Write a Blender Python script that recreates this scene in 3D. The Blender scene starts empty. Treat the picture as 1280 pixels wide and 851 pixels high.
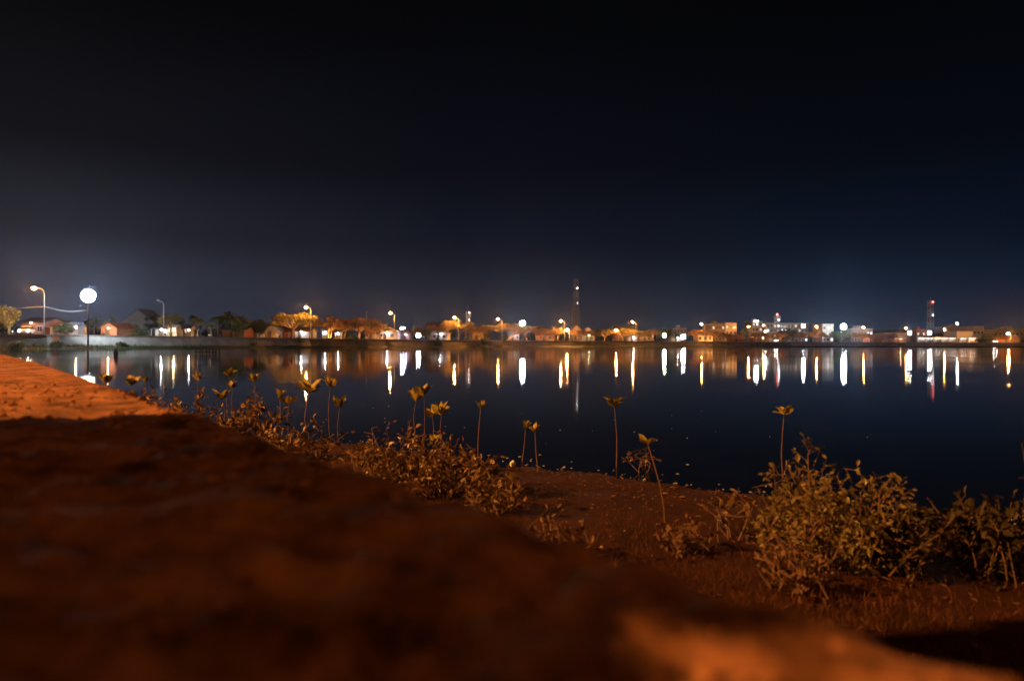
import bpy, math, random
import numpy as np
from mathutils import Vector, Matrix, noise

random.seed(7)
rng = np.random.default_rng(7)
SC = bpy.context.scene
COL = SC.collection

# ------------------------------------------------------------------ camera
CAMZ = 0.90                                  # metres above the water (water is z = 0)
FPX = 853.33                                 # focal length in pixels of the 1280 px wide photograph
cam_d = bpy.data.cameras.new('camera')
cam = bpy.data.objects.new('camera', cam_d)
COL.objects.link(cam)
cam.location = (0, 0, CAMZ)
cam.rotation_euler = (math.radians(90 + 0.336), math.radians(-0.12), 0)
cam_d.sensor_width = 36
cam_d.lens = 24
cam_d.clip_start = 0.02
cam_d.clip_end = 4000
cam_d.dof.use_dof = True
cam_d.dof.focus_distance = 7.5
cam_d.dof.aperture_fstop = 2.4
cam_d.dof.aperture_blades = 0
SC.camera = cam

# ------------------------------------------------------------------ night sky
world = bpy.data.worlds.new('World')
SC.world = world
world.use_nodes = True
nt = world.node_tree
nt.nodes.clear()
wo = nt.nodes.new('ShaderNodeOutputWorld')
bg = nt.nodes.new('ShaderNodeBackground')
nt.links.new(bg.outputs[0], wo.inputs[0])
tc = nt.nodes.new('ShaderNodeTexCoord')
sep = nt.nodes.new('ShaderNodeSeparateXYZ')
nt.links.new(tc.outputs['Generated'], sep.inputs[0])


def wmath(op, a, b=None, clamp=False):
    n = nt.nodes.new('ShaderNodeMath')
    n.operation = op
    n.use_clamp = clamp
    for i, v in enumerate((a, b)):
        if v is None:
            continue
        if isinstance(v, (int, float)):
            n.inputs[i].default_value = v
        else:
            nt.links.new(v, n.inputs[i])
    return n.outputs[0]


def wramp(fac, stops):
    n = nt.nodes.new('ShaderNodeValToRGB')
    n.color_ramp.interpolation = 'EASE'
    e = n.color_ramp.elements
    while len(e) < len(stops):
        e.new(0.5)
    for el, (p, c) in zip(e, stops):
        el.position = p
        el.color = (c[0], c[1], c[2], 1)
    nt.links.new(fac, n.inputs[0])
    return n.outputs[0]


elev = wmath('MULTIPLY', wmath('MAXIMUM', sep.outputs[2], 0.0), 2.0, True)       # 0 .. 1 for sine of elevation 0 .. 0.5
SKY_LEFT = [(0.0, (0.050, 0.050, 0.072)), (0.14, (0.040, 0.040, 0.058)), (0.3, (0.018, 0.018, 0.025)),
            (0.52, (0.0060, 0.0060, 0.0080)), (0.9, (0.0017, 0.0017, 0.0021))]
SKY_MID = [(0.0, (0.012, 0.022, 0.036)), (0.12, (0.0075, 0.0148, 0.028)), (0.3, (0.0034, 0.0062, 0.0145)),
           (0.52, (0.0024, 0.0031, 0.0064)), (0.9, (0.0014, 0.0016, 0.0025))]
SKY_RIGHT = [(0.0, (0.0030, 0.017, 0.036)), (0.12, (0.0022, 0.0120, 0.029)), (0.3, (0.0012, 0.0050, 0.0130)),
             (0.52, (0.0012, 0.0022, 0.0046)), (0.9, (0.0010, 0.0011, 0.0017))]
az = wmath('ARCTAN2', sep.outputs[0], sep.outputs[1])                          # 0 straight ahead, + to the right
azl = wmath('MULTIPLY', wmath('SUBTRACT', -0.08, az), 1.0 / 0.54, True)
azr = wmath('MULTIPLY', wmath('SUBTRACT', az, 0.0), 1.0 / 0.45, True)


def wmix(fac, a, b):
    n = nt.nodes.new('ShaderNodeMix')
    n.data_type = 'RGBA'
    nt.links.new(fac, n.inputs[0])
    nt.links.new(a, n.inputs[6])
    nt.links.new(b, n.inputs[7])
    return n.outputs[2]


c1 = wmix(azl, wramp(elev, SKY_MID), wramp(elev, SKY_LEFT))
c2 = wmix(azr, c1, wramp(elev, SKY_RIGHT))
nt.links.new(c2, bg.inputs[0])
bg.inputs[1].default_value = 1.0

SC.view_settings.view_transform = 'Standard'
SC.view_settings.look = 'None'
SC.view_settings.exposure = 0.0
SC.view_settings.gamma = 1.0
SC.cycles.use_denoising = True
SC.cycles.max_bounces = 6
SC.cycles.diffuse_bounces = 2
SC.cycles.glossy_bounces = 3
SC.cycles.transmission_bounces = 3
SC.cycles.volume_bounces = 0
SC.cycles.sample_clamp_indirect = 8
SC.cycles.use_light_tree = True
SC.cycles.caustics_reflective = False
SC.cycles.caustics_refractive = False

SODIUM = (1.0, 0.36, 0.075)
COOL = (0.80, 0.92, 1.0)

# ------------------------------------------------------------------ materials
MATS = {}


def mat(name, col, rough=0.8, var=0.25, scale=3.0, bump=0.0, col2=None, spec=0.3, metal=0.0, trans=0.0, detail=5):
    if name in MATS:
        return MATS[name]
    m = bpy.data.materials.new(name)
    m.use_nodes = True
    n, l = m.node_tree.nodes, m.node_tree.links
    p = n['Principled BSDF']
    p.inputs['Roughness'].default_value = rough
    p.inputs['Specular IOR Level'].default_value = spec
    p.inputs['Metallic'].default_value = metal
    t = n.new('ShaderNodeTexCoord')
    nz = n.new('ShaderNodeTexNoise')
    nz.inputs['Scale'].default_value = scale
    nz.inputs['Detail'].default_value = detail
    nz.inputs['Roughness'].default_value = 0.65
    l.new(t.outputs['Object'], nz.inputs['Vector'])
    r = n.new('ShaderNodeValToRGB')
    c2 = col2 if col2 else tuple(min(1, c * (1 + var)) for c in col)
    c1 = tuple(c * (1 - var) for c in col)
    r.color_ramp.elements[0].position = 0.32
    r.color_ramp.elements[1].position = 0.68
    r.color_ramp.elements[0].color = (*c1, 1)
    r.color_ramp.elements[1].color = (*c2, 1)
    l.new(nz.outputs['Fac'], r.inputs[0])
    l.new(r.outputs[0], p.inputs['Base Color'])
    if bump:
        b = n.new('ShaderNodeBump')
        b.inputs['Strength'].default_value = bump
        b.inputs['Distance'].default_value = 0.05
        l.new(nz.outputs['Fac'], b.inputs['Height'])
        l.new(b.outputs[0], p.inputs['Normal'])
    if trans:
        tr = n.new('ShaderNodeBsdfTranslucent')
        l.new(r.outputs[0], tr.inputs[0])
        mx = n.new('ShaderNodeMixShader')
        mx.inputs[0].default_value = trans
        l.new(p.outputs[0], mx.inputs[1])
        l.new(tr.outputs[0], mx.inputs[2])
        l.new(mx.outputs[0], n['Material Output'].inputs[0])
    MATS[name] = m
    return m


def emit(name, col, strength):
    if name in MATS:
        return MATS[name]
    m = bpy.data.materials.new(name)
    m.use_nodes = True
    n, l = m.node_tree.nodes, m.node_tree.links
    n.remove(n['Principled BSDF'])
    e = n.new('ShaderNodeEmission')
    e.inputs[0].default_value = (*col, 1)
    e.inputs[1].default_value = strength
    l.new(e.outputs[0], n['Material Output'].inputs[0])
    MATS[name] = m
    return m


M = dict(
    leaf_olive=mat('leaf_olive', (0.150, 0.120, 0.038), 0.6, 0.4, 0.8, trans=0.25),
    leaf_yellow=mat('leaf_yellow', (0.170, 0.150, 0.036), 0.6, 0.4, 0.8, trans=0.25),
    leaf_rust=mat('leaf_rust', (0.165, 0.098, 0.038), 0.6, 0.4, 0.8, trans=0.25),
    leaf_dark=mat('leaf_dark', (0.040, 0.058, 0.026), 0.6, 0.4, 0.8, trans=0.2),
    leaf_green=mat('leaf_green', (0.060, 0.100, 0.030), 0.6, 0.4, 0.8, trans=0.2),
    leaf_grey=mat('leaf_grey', (0.090, 0.110, 0.080), 0.6, 0.4, 0.8, trans=0.2),
    bark=mat('bark', (0.16, 0.12, 0.085), 0.9, 0.35, 2.0),
    galv=mat('galvanised_steel', (0.34, 0.35, 0.36), 0.45, 0.12, 4.0, metal=0.5),
    darkmetal=mat('dark_steel', (0.06, 0.06, 0.065), 0.5, 0.2, 4.0),
    redpaint=mat('red_paint', (0.45, 0.06, 0.04), 0.5, 0.15, 3.0),
    whitepaint=mat('white_paint', (0.46, 0.46, 0.45), 0.6, 0.10, 1.2),
    cream=mat('cream_plaster', (0.30, 0.265, 0.21), 0.85, 0.15, 0.7),
    salmon=mat('salmon_plaster', (0.27, 0.12, 0.09), 0.85, 0.15, 0.7),
    greyplaster=mat('grey_plaster', (0.24, 0.235, 0.23), 0.85, 0.2, 0.6),
    ochre=mat('ochre_plaster', (0.30, 0.17, 0.075), 0.85, 0.15, 0.7),
    brick=mat('brick_wall', (0.30, 0.13, 0.08), 0.9, 0.25, 1.5),
    tile=mat('clay_tile', (0.18, 0.07, 0.035), 0.8, 0.3, 1.6, bump=0.3),
    darktile=mat('dark_tile', (0.060, 0.050, 0.050), 0.8, 0.3, 1.2, bump=0.3),
    zinc=mat('zinc_sheet', (0.22, 0.23, 0.25), 0.5, 0.25, 0.9, metal=0.2),
    bluezinc=mat('blue_sheet', (0.10, 0.13, 0.22), 0.5, 0.25, 0.9),
    wood=mat('dark_wood', (0.09, 0.055, 0.035), 0.8, 0.3, 4.0),
    glass=mat('dark_glass', (0.02, 0.025, 0.03), 0.15, 0.1, 1.0, spec=0.6),
    tyre=mat('tyre_rubber', (0.02, 0.02, 0.02), 0.8, 0.1, 4.0),
    concrete=mat('concrete', (0.36, 0.345, 0.32), 0.9, 0.35, 0.45, bump=0.4, detail=8),
    coping=mat('coping_concrete', (0.40, 0.37, 0.34), 0.9, 0.25, 0.8),
    orangecloth=mat('orange_cloth', (0.60, 0.20, 0.07), 0.8, 0.15, 1.0),
    bluecloth=mat('blue_cloth', (0.12, 0.12, 0.45), 0.8, 0.15, 1.0),
    whitecloth=mat('white_cloth', (0.68, 0.68, 0.66), 0.8, 0.1, 1.0),
    awning=mat('awning_sheet', (0.45, 0.43, 0.40), 0.7, 0.2, 1.0),
    sodium=emit('sodium_lamp', SODIUM, 9000),
    sodium_small=emit('sodium_lamp_small', SODIUM, 3500),
    cool=emit('cool_lamp', COOL, 1000),
    cool_small=emit('cool_bulb', (0.92, 0.96, 1.0), 260),
    bulb_cool=emit('porch_bulb_cool', (0.95, 0.97, 1.0), 650),
    bulb_warm=emit('porch_bulb_warm', (1.0, 0.66, 0.34), 220),
    tube_cool=emit('tube_lamp', (0.93, 1.0, 0.92), 32),
    warm_small=emit('warm_bulb', (1.0, 0.70, 0.38), 150),
    green_small=emit('greenish_bulb', (0.85, 1.0, 0.55), 420),
    purple_small=emit('violet_bulb', (0.55, 0.45, 1.0), 450),
    tower_dot=emit('tower_dot', (0.9, 0.95, 1.0), 40),
    beacon=emit('red_beacon', (1.0, 0.12, 0.10), 14),
    litpane=emit('lit_pane', (1.0, 0.82, 0.55), 1.1),
    litcool=emit('lit_pane_cool', (0.85, 0.95, 1.0), 2.0),
    headlight=emit('car_headlight', (1.0, 0.97, 0.92), 240),
)


# ------------------------------------------------------------------ mesh building
class MB:
    def __init__(self):
        self.v, self.f = [], []

    def quad(self, a, b, c, d):
        i = len(self.v)
        self.v += [tuple(a), tuple(b), tuple(c), tuple(d)]
        self.f.append((i, i + 1, i + 2, i + 3))

    def poly(self, pts):
        i = len(self.v)
        self.v += [tuple(p) for p in pts]
        self.f.append(tuple(range(i, i + len(pts))))

    def box(self, x0, x1, y0, y1, z0, z1):
        i = len(self.v)
        self.v += [(x0, y0, z0), (x1, y0, z0), (x1, y1, z0), (x0, y1, z0), (x0, y0, z1), (x1, y0, z1), (x1, y1, z1), (x0, y1, z1)]
        self.f += [tuple(i + k for k in q) for q in ((0, 3, 2, 1), (4, 5, 6, 7), (0, 1, 5, 4), (1, 2, 6, 5), (2, 3, 7, 6), (3, 0, 4, 7))]
        return self

    def prism(self, pts, axis, a, b):
        """extrude a closed 2-D outline along x ('x': pts are y,z) or y ('y': pts are x,z)"""
        n, i = len(pts), len(self.v)
        mk = (lambda p, t: (t, p[0], p[1])) if axis == 'x' else (lambda p, t: (p[0], t, p[1]))
        self.v += [mk(p, a) for p in pts] + [mk(p, b) for p in pts]
        self.f.append(tuple(range(i + n - 1, i - 1, -1)))
        self.f.append(tuple(range(i + n, i + 2 * n)))
        for k in range(n):
            k2 = (k + 1) % n
            self.f.append((i + k, i + k2, i + n + k2, i + n + k))
        return self

    def tube(self, pts, rad, sides=6, cap=True):
        pts = [Vector(p) for p in pts]
        if not isinstance(rad, (list, tuple)):
            rad = [rad] * len(pts)
        i0 = len(self.v)
        for k, p in enumerate(pts):
            d = (pts[min(k + 1, len(pts) - 1)] - pts[max(k - 1, 0)])
            d = d.normalized() if d.length > 1e-9 else Vector((0, 0, 1))
            u = d.orthogonal().normalized() if abs(d.z) < 0.9 else Vector((1, 0, 0))
            u = (u - d * u.dot(d)).normalized()
            w = d.cross(u)
            for s in range(sides):
                a = 2 * math.pi * s / sides
                self.v.append(tuple(p + (u * math.cos(a) + w * math.sin(a)) * rad[k]))
        for k in range(len(pts) - 1):
            for s in range(sides):
                s2 = (s + 1) % sides
                a, b = i0 + k * sides, i0 + (k + 1) * sides
                self.f.append((a + s, a + s2, b + s2, b + s))
        if cap:
            self.f.append(tuple(i0 + s for s in range(sides - 1, -1, -1)))
            e = i0 + (len(pts) - 1) * sides
            self.f.append(tuple(e + s for s in range(sides)))
        return self

    def ball(self, c, r, nu=10, nv=6, sx=1, sy=1, sz=1):
        i = len(self.v)
        for a in range(nv + 1):
            t = math.pi * a / nv
            for b in range(nu):
                p = 2 * math.pi * b / nu
                self.v.append((c[0] + r * sx * math.sin(t) * math.cos(p), c[1] + r * sy * math.sin(t) * math.sin(p), c[2] + r * sz * math.cos(t)))
        for a in range(nv):
            for b in range(nu):
                b2 = (b + 1) % nu
                self.f.append((i + a * nu + b, i + (a + 1) * nu + b, i + (a + 1) * nu + b2, i + a * nu + b2))
        return self

    def build(self, name, material, parent=None, loc=None, smooth=False):
        me = bpy.data.meshes.new(name)
        me.from_pydata(self.v, [], self.f)
        me.materials.append(material)
        if smooth:
            me.polygons.foreach_set('use_smooth', [True] * len(me.polygons))
        me.update()
        o = bpy.data.objects.new(name, me)
        COL.objects.link(o)
        if parent:
            o.parent = parent
        if loc:
            o.location = loc
        return o


def tag(o, label=None, cat=None, group=None, kind=None):
    if label:
        o['label'] = label
    if cat:
        o['category'] = cat
    if group:
        o['group'] = group
    if kind:
        o['kind'] = kind
    return o


def thing(name, label, cat, loc, rotz=0.0, group=None):
    o = bpy.data.objects.new(name, None)
    o.empty_display_size = 0.2
    COL.objects.link(o)
    o.location = loc
    o.rotation_euler = (0, 0, rotz)
    return tag(o, label, cat, group)


def copy_thing(o, loc, rotz=0.0, label=None, parent=None):
    c = o.copy()
    COL.objects.link(c)
    if parent is None:
        c.location = loc
        c.rotation_euler = (0, 0, rotz)
        if label:
            c['label'] = label
    else:
        c.parent = parent
    for ch in o.children:
        copy_thing(ch, None, 0, None, c)
    return c


# ------------------------------------------------------------------ where the far shore lies
SHORE = [(-300, 92), (-80, 104), (0, 110), (60, 113), (150, 124), (250, 142), (390, 172), (490, 203), (570, 230), (630, 255), (700, 266),
         (790, 280), (880, 296), (990, 318), (1110, 338), (1200, 346), (1300, 345), (1450, 330), (1700, 290)]
ZG = 2.3                                     # level of the far shore road


def depth_at(px):
    return float(np.interp(px, [p for p, d in SHORE], [d for p, d in SHORE]))


def hor(px):
    return 430.5 + (px - 640) * 0.0021


def xat(px, D):
    return (px - 640) / FPX * D


def zat(px, py, D):
    return CAMZ + (hor(px) - py) / FPX * D


SH = [Vector((xat(p, d), d, 0)) for p, d in SHORE]


def shore_strip(profile, name, material, i0=0, i1=None):
    """sweep an open profile of (offset behind the shore line, z) along the shore line"""
    pts = SH[i0:i1]
    fine = []
    for a, b in zip(pts, pts[1:]):
        n = max(2, int((b - a).length / 2.5))
        fine += [a.lerp(b, k / n) for k in range(n)]
    fine.append(pts[-1])
    mb = MB()
    rows = []
    for k, p in enumerate(fine):
        d = fine[min(k + 2, len(fine) - 1)] - fine[max(k - 2, 0)]
        nrm = Vector((-d.y, d.x, 0)).normalized()
        if nrm.y < 0:
            nrm = -nrm
        rows.append([p + nrm * off + Vector((0, 0, z)) for off, z in profile])
    m = len(profile)
    mb.v = [tuple(q) for r in rows for q in r]
    for k in range(len(rows) - 1):
        for j in range(m - 1):
            mb.f.append((k * m + j, (k + 1) * m + j, (k + 1) * m + j + 1, k * m + j + 1))
    return mb


def idx_of(px):
    return [i for i, (p, d) in enumerate(SHORE) if p >= px][0]


# ------------------------------------------------------------------ the lake, the land, the road
def water_material():
    m = bpy.data.materials.new('lake_water')
    m.use_nodes = True
    n, l = m.node_tree.nodes, m.node_tree.links
    n.remove(n['Principled BSDF'])
    dif = n.new('ShaderNodeBsdfDiffuse')
    dif.inputs[0].default_value = (0.003, 0.005, 0.008, 1)
    p = n.new('ShaderNodeBsdfAnisotropic')
    p.distribution = 'BECKMANN'
    p.inputs['Color'].default_value = (1, 1, 1, 1)
    p.inputs['Roughness'].default_value = 0.066
    tcr = n.new('ShaderNodeTexCoord')
    mpr = n.new('ShaderNodeMapping')
    mpr.inputs['Scale'].default_value = (0.10, 0.045, 1)
    l.new(tcr.outputs['Object'], mpr.inputs[0])
    nr_ = n.new('ShaderNodeTexNoise')                        # calmer and rougher patches where the breeze touches the lake
    nr_.inputs['Scale'].default_value = 1.0
    nr_.inputs['Detail'].default_value = 5
    l.new(mpr.outputs[0], nr_.inputs['Vector'])
    mr = n.new('ShaderNodeMapRange')
    mr.inputs['From Min'].default_value = 0.32
    mr.inputs['From Max'].default_value = 0.70
    mr.inputs['To Min'].default_value = 0.040
    mr.inputs['To Max'].default_value = 0.105
    l.new(nr_.outputs['Fac'], mr.inputs['Value'])
    l.new(mr.outputs[0], p.inputs['Roughness'])
    fr = n.new('ShaderNodeFresnel')
    fr.inputs[0].default_value = 1.333
    mx = n.new('ShaderNodeMixShader')
    l.new(fr.outputs[0], mx.inputs[0])
    l.new(dif.outputs[0], mx.inputs[1])
    l.new(p.outputs[0], mx.inputs[2])
    l.new(mx.outputs[0], n['Material Output'].inputs[0])
    t = n.new('ShaderNodeTexCoord')
    mp = n.new('ShaderNodeMapping')
    mp.inputs['Scale'].default_value = (0.35, 0.9, 1)
    l.new(t.outputs['Object'], mp.inputs[0])
    nz = n.new('ShaderNodeTexNoise')
    nz.inputs['Scale'].default_value = 1.1
    nz.inputs['Detail'].default_value = 3
    l.new(mp.outputs[0], nz.inputs['Vector'])
    b = n.new('ShaderNodeBump')
    b.inputs['Strength'].default_value = 0.05
    b.inputs['Distance'].default_value = 0.02
    l.new(nz.outputs['Fac'], b.inputs['Height'])
    l.new(b.outputs[0], p.inputs['Normal'])
    return m


w = MB()
w.quad((-600, -60, 0), (700, -60, 0), (700, 420, 0), (-600, 420, 0))
tag(w.build('water', water_material()), kind='structure')

earth = mat('far_earth', (0.13, 0.10, 0.065), 0.95, 0.4, 0.25, detail=8)
asphalt = mat('asphalt', (0.055, 0.054, 0.052), 0.85, 0.3, 0.8)
shore_strip([(2.0, ZG - 0.02), (420, ZG - 0.02)], 'far_ground', earth).build('far_ground', earth).location = (0, 0, 0)
tag(bpy.data.objects['far_ground'], kind='structure')
tag(shore_strip([(1.7, ZG - 0.016), (8.4, ZG - 0.016)], 'road', asphalt).build('road', asphalt), kind='structure')
pave = mat('pavement_slabs', (0.27, 0.25, 0.23), 0.9, 0.25, 0.8)
tag(shore_strip([(8.4, ZG - 0.016), (8.4, ZG + 0.12), (11.0, ZG + 0.12), (11.0, ZG - 0.016)], 'pavement', pave).build('pavement', pave), kind='structure')
line_m = mat('road_paint', (0.7, 0.7, 0.66), 0.7, 0.2, 1.0)
tag(shore_strip([(4.95, ZG - 0.012), (5.1, ZG - 0.012)], 'road_line', line_m).build('road_line', line_m), kind='structure')

bank_m = mat('bank_earth', (0.05, 0.045, 0.026), 0.95, 0.5, 0.35, bump=0.6, col2=(0.05, 0.07, 0.026), detail=8)
bank_mb = shore_strip([(-1.7, -0.5), (-1.2, 0.03), (-0.6, 0.22), (-0.1, 0.40), (0.15, 0.48), (0.5, 0.48)], 'bank', bank_m)
for k, (x, y, z) in enumerate(bank_mb.v):
    if z > -0.1 and z < 0.45:
        bank_mb.v[k] = (x, y, z + 0.25 * (noise.noise((x * 0.25, y * 0.25, z)) + 0.5 * noise.noise((x * 1.1, y * 1.1, 3))))
tag(bank_mb.build('bank', bank_m), kind='structure')

# the wall that holds the road, in three stretches, each with a lighter coping
WALLP = [(0.1, 0.3), (1.02, ZG - 0.12), (1.7, ZG - 0.12), (1.7, 0.3)]
COPEP = [(0.95, ZG - 0.12), (0.95, ZG + 0.13), (1.65, ZG + 0.13), (1.65, ZG - 0.12)]
mossy = mat('mossy_stone', (0.15, 0.12, 0.09), 0.95, 0.45, 0.5, bump=0.5, detail=8)
i390, i990 = idx_of(390), idx_of(990)
for a, b, mm, lab in ((0, i390 + 1, M['concrete'], 'pale concrete embankment wall below the road on the left, beside the tall floodlight'),
                      (i390, i990 + 1, mossy, 'long dark stone embankment wall below the road in the middle of the far shore'),
                      (i990, None, M['concrete'], 'grey concrete quay wall on the right of the far shore, below the shops')):
    r = thing('embankment_wall', lab, 'wall', SH[a] + Vector((0, 0, 0)), 0, 'embankment walls of the far shore')
    o = shore_strip(WALLP, 'wall_face', mm, a, b).build('wall_face', mm, r)
    o.location = -Vector(r.location)
    o = shore_strip(COPEP, 'coping', M['coping'], a, b).build('coping', M['coping'], r)
    o.location = -Vector(r.location)

# grass tufts along the bank: nobody could count them
gb = MB()
for k in range(9000):
    px = random.uniform(-40, 1330)
    D = depth_at(px)
    if px > 380 and noise.noise((px * 0.04, 0, 0)) < -0.15:
        continue
    off = random.uniform(-1.3, 0.1)
    x, y = xat(px, D + off), D + off
    z = max(0.0, 0.42 + off * 0.32)
    h = random.uniform(0.15, 0.55) * (1.3 if px < 400 else 1.0)
    a, s = random.uniform(0, 6.28), random.uniform(0.03, 0.09)
    lx, ly = random.uniform(-0.2, 0.2), random.uniform(-0.2, 0.2)
    gb.poly([(x - s * math.cos(a), y - s * math.sin(a), z), (x + s * math.cos(a), y + s * math.sin(a), z), (x + lx, y + ly, z + h)])
tag(gb.build('bank_grass', M['leaf_green']), 'short green grass growing along the foot of the far embankment', 'grass', kind='stuff')

# far hill behind the right of the town
hill_m = mat('hill_scrub', (0.05, 0.065, 0.04), 0.95, 0.4, 0.05)
hb = MB()
cx, cy = xat(1107, 620), 620
N = 28
for i in range(N + 1):
    for j in range(N + 1):
        u, v = i / N * 2 - 1, j / N * 2 - 1
        h = 13 * max(0, 1 - u * u) ** 0.8 * max(0, 1 - v * v) ** 0.8
        h *= 1 + 0.15 * noise.noise((u * 3, v * 3, 0))
        hb.v.append((cx + u * 44, cy + v * 70, ZG - 0.5 + h))
for i in range(N):
    for j in range(N):
        hb.f.append((i * (N + 1) + j, (i + 1) * (N + 1) + j, (i + 1) * (N + 1) + j + 1, i * (N + 1) + j + 1))
tag(hb.build('hill', hill_m, smooth=True), kind='structure')


# ------------------------------------------------------------------ street lamps and floodlights
def make_street_lamp(label, h, arm, bulb, big=0.24):
    """a galvanised pole with a curved arm to the left and a lantern at its end; base at the origin"""
    t = thing('street_lamp', label, 'street lamp', (0, 0, 0), 0, 'street lamps along the far shore road')
    MB().tube([(0, 0, 0), (0, 0, 0.9), (0, 0, 0.92), (0, 0, h - 0.9)], [0.13, 0.13, 0.10, 0.07], 8).build('pole', M['galv'], t)
    pts = [(0, 0, h - 0.9), (-0.12, 0, h - 0.45), (-0.4, 0, h - 0.15), (-0.9, 0, h), (-arm, 0, h + 0.12)]
    MB().tube(pts, [0.07, 0.065, 0.06, 0.055, 0.05], 6).build('arm', M['galv'], t)
    hd = MB().box(-arm - 0.62, -arm + 0.05, -0.16, 0.16, h + 0.10, h + 0.22).build('lamp_head', M['darkmetal'], t)
    if bulb is not None:
        MB().ball((-arm - 0.30, 0, h - 0.06), big, 10, 6, 1, 1, 0.62).build('lamp_glass', bulb, t)
    else:
        MB().ball((-arm - 0.30, 0, h + 0.06), 0.2, 8, 4, 1.2, 0.7, 0.4).build('lamp_glass', M['whitepaint'], t)
    return t


LAMPS = [  # px of the pole, py of the lantern, arm in px, label
    (55, 360, 13, 'nearest lit orange street lamp, left of the white floodlight mast'),
    (388.5, 384, 6, 'lit orange street lamp rising behind the yellow flat crowned tree'),
    (493, 391, 5.5, 'lit orange street lamp beside the bright white fronted house'),
    (573, 396.5, 5, 'lit orange street lamp just above a flat crowned tree, beside the striped aerial'),
    (627.5, 398.5, 5, 'lit orange street lamp directly left of the middle white floodlight'),
    (705.5, 401, 4.5, 'lit orange street lamp left of the tall lattice tower, the higher of a close pair'),
    (795, 402.5, 4, 'lit orange street lamp in front of the long dark roof'),
    (881, 405, 4, 'lit orange street lamp above the rusty tree by the white box house'),
    (958, 406.5, 3.5, 'lit orange street lamp against the long pale hotel block'),
    (1024, 408, 3.5, 'lit orange street lamp beside the small white two storey block'),
    (1083, 409, 3.5, 'lit orange street lamp right of the big white floodlight, over a small flat tree'),
    (1136, 410, 3.5, 'lit orange street lamp over the warm lit shop near the hill'),
    (1184, 411.5, 3.5, 'lit orange street lamp right of the red topped lattice tower'),
]
for px, py, arm_px, lab in LAMPS:
    D = depth_at(px) + 2.6 if px < 900 else depth_at(px) + 9.6
    base = ZG - 0.02 if px < 900 else ZG + 0.11
    h = zat(px, py, D) - base
    t = make_street_lamp(lab, h, max(0.9, arm_px / FPX * D - 0.3), M['sodium'] if px < 900 else M['sodium_small'])
    t.location = (xat(px, D), D, base)

for px, py, lab, bulb, r in ((712, 412, 'lower lit orange street lamp of the close pair by the tall lattice tower', M['sodium'], 0.30),
                             (773, 412.5, 'short lit orange street lamp in the tree left of the long dark roof', M['sodium_small'], 0.36),
                             (1263, 416.5, 'brightest orange street lamp, at the far right end of the shore', M['sodium'], 0.42),
                             (938, 408, 'dim lit reddish street lamp left of the pale hotel block', M['sodium_small'], 0.3)):
    D = depth_at(px) + 6.0 if px != 938 else depth_at(px) + 30
    D = depth_at(px) + 2.7 if px in (712,) else D
    t = make_street_lamp(lab, zat(px, py, D) - ZG + 0.02, 0.7, bulb, r)
    t.location = (xat(px, D), D, ZG - 0.02)

# the pole whose lantern is out
D = depth_at(203) + 2.6
t = make_street_lamp('unlit grey street lamp with a curved arm, in front of the yellow tree', zat(203, 376, D) - ZG, 0.85, None)
t.location = (xat(204.5, D), D, ZG - 0.02)

FLOODS = [  # px, py, rows, columns, panel size, depth offset, label, material
    (110, 370, 2, 3, 0.43, -1.3, 'tall floodlight mast on the left, the brightest white light on the shore', 'cool'),
    (653, 404, 2, 2, 0.36, 8.0, 'white floodlight mast between two flat crowned trees in the middle', 'cool'),
    (1054.5, 408.5, 2, 3, 0.52, 22.0, 'big white floodlight mast right of the small white two storey block', 'cool'),
    (503, 410, 1, 2, 0.60, 16.0, 'small white floodlight on a pole right of the bright white fronted house', 'cool_small'),
    (945, 401.5, 1, 3, 0.62, 60.0, 'white floodlight pole standing before the left end of the pale hotel', 'cool_small'),
    (1004, 407.5, 2, 2, 0.72, 46.0, 'bluish white floodlight pole before the right end of the pale hotel', 'cool_small'),
    (1137, 416, 2, 2, 0.70, 12.0, 'white floodlight pole behind the warm lit shop by the hill', 'cool_small'),
    (1162, 416, 2, 2, 0.75, 12.0, 'white floodlight pole at the foot of the red topped lattice tower', 'cool_small'),
    (1196.5, 404.5, 1, 1, 0.85, 60.0, 'lone bluish white floodlight above the warehouse roofs on the right', 'cool_small'),
    (957, 414, 1, 2, 0.5, 11.0, 'slim pole with a white lantern over the orange house', 'cool_small'),
    (854, 421, 2, 2, 0.80, 11.0, 'low white floodlight on a short pole left of the white box house', 'cool_small'),
    (830.5, 419, 2, 2, 0.60, 11.0, 'low greenish white floodlight on a short pole', 'green_small'),
    (523, 419, 2, 2, 0.55, 13.0, 'low white floodlight on a short pole below the conical tree', 'cool_small'),
]
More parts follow.
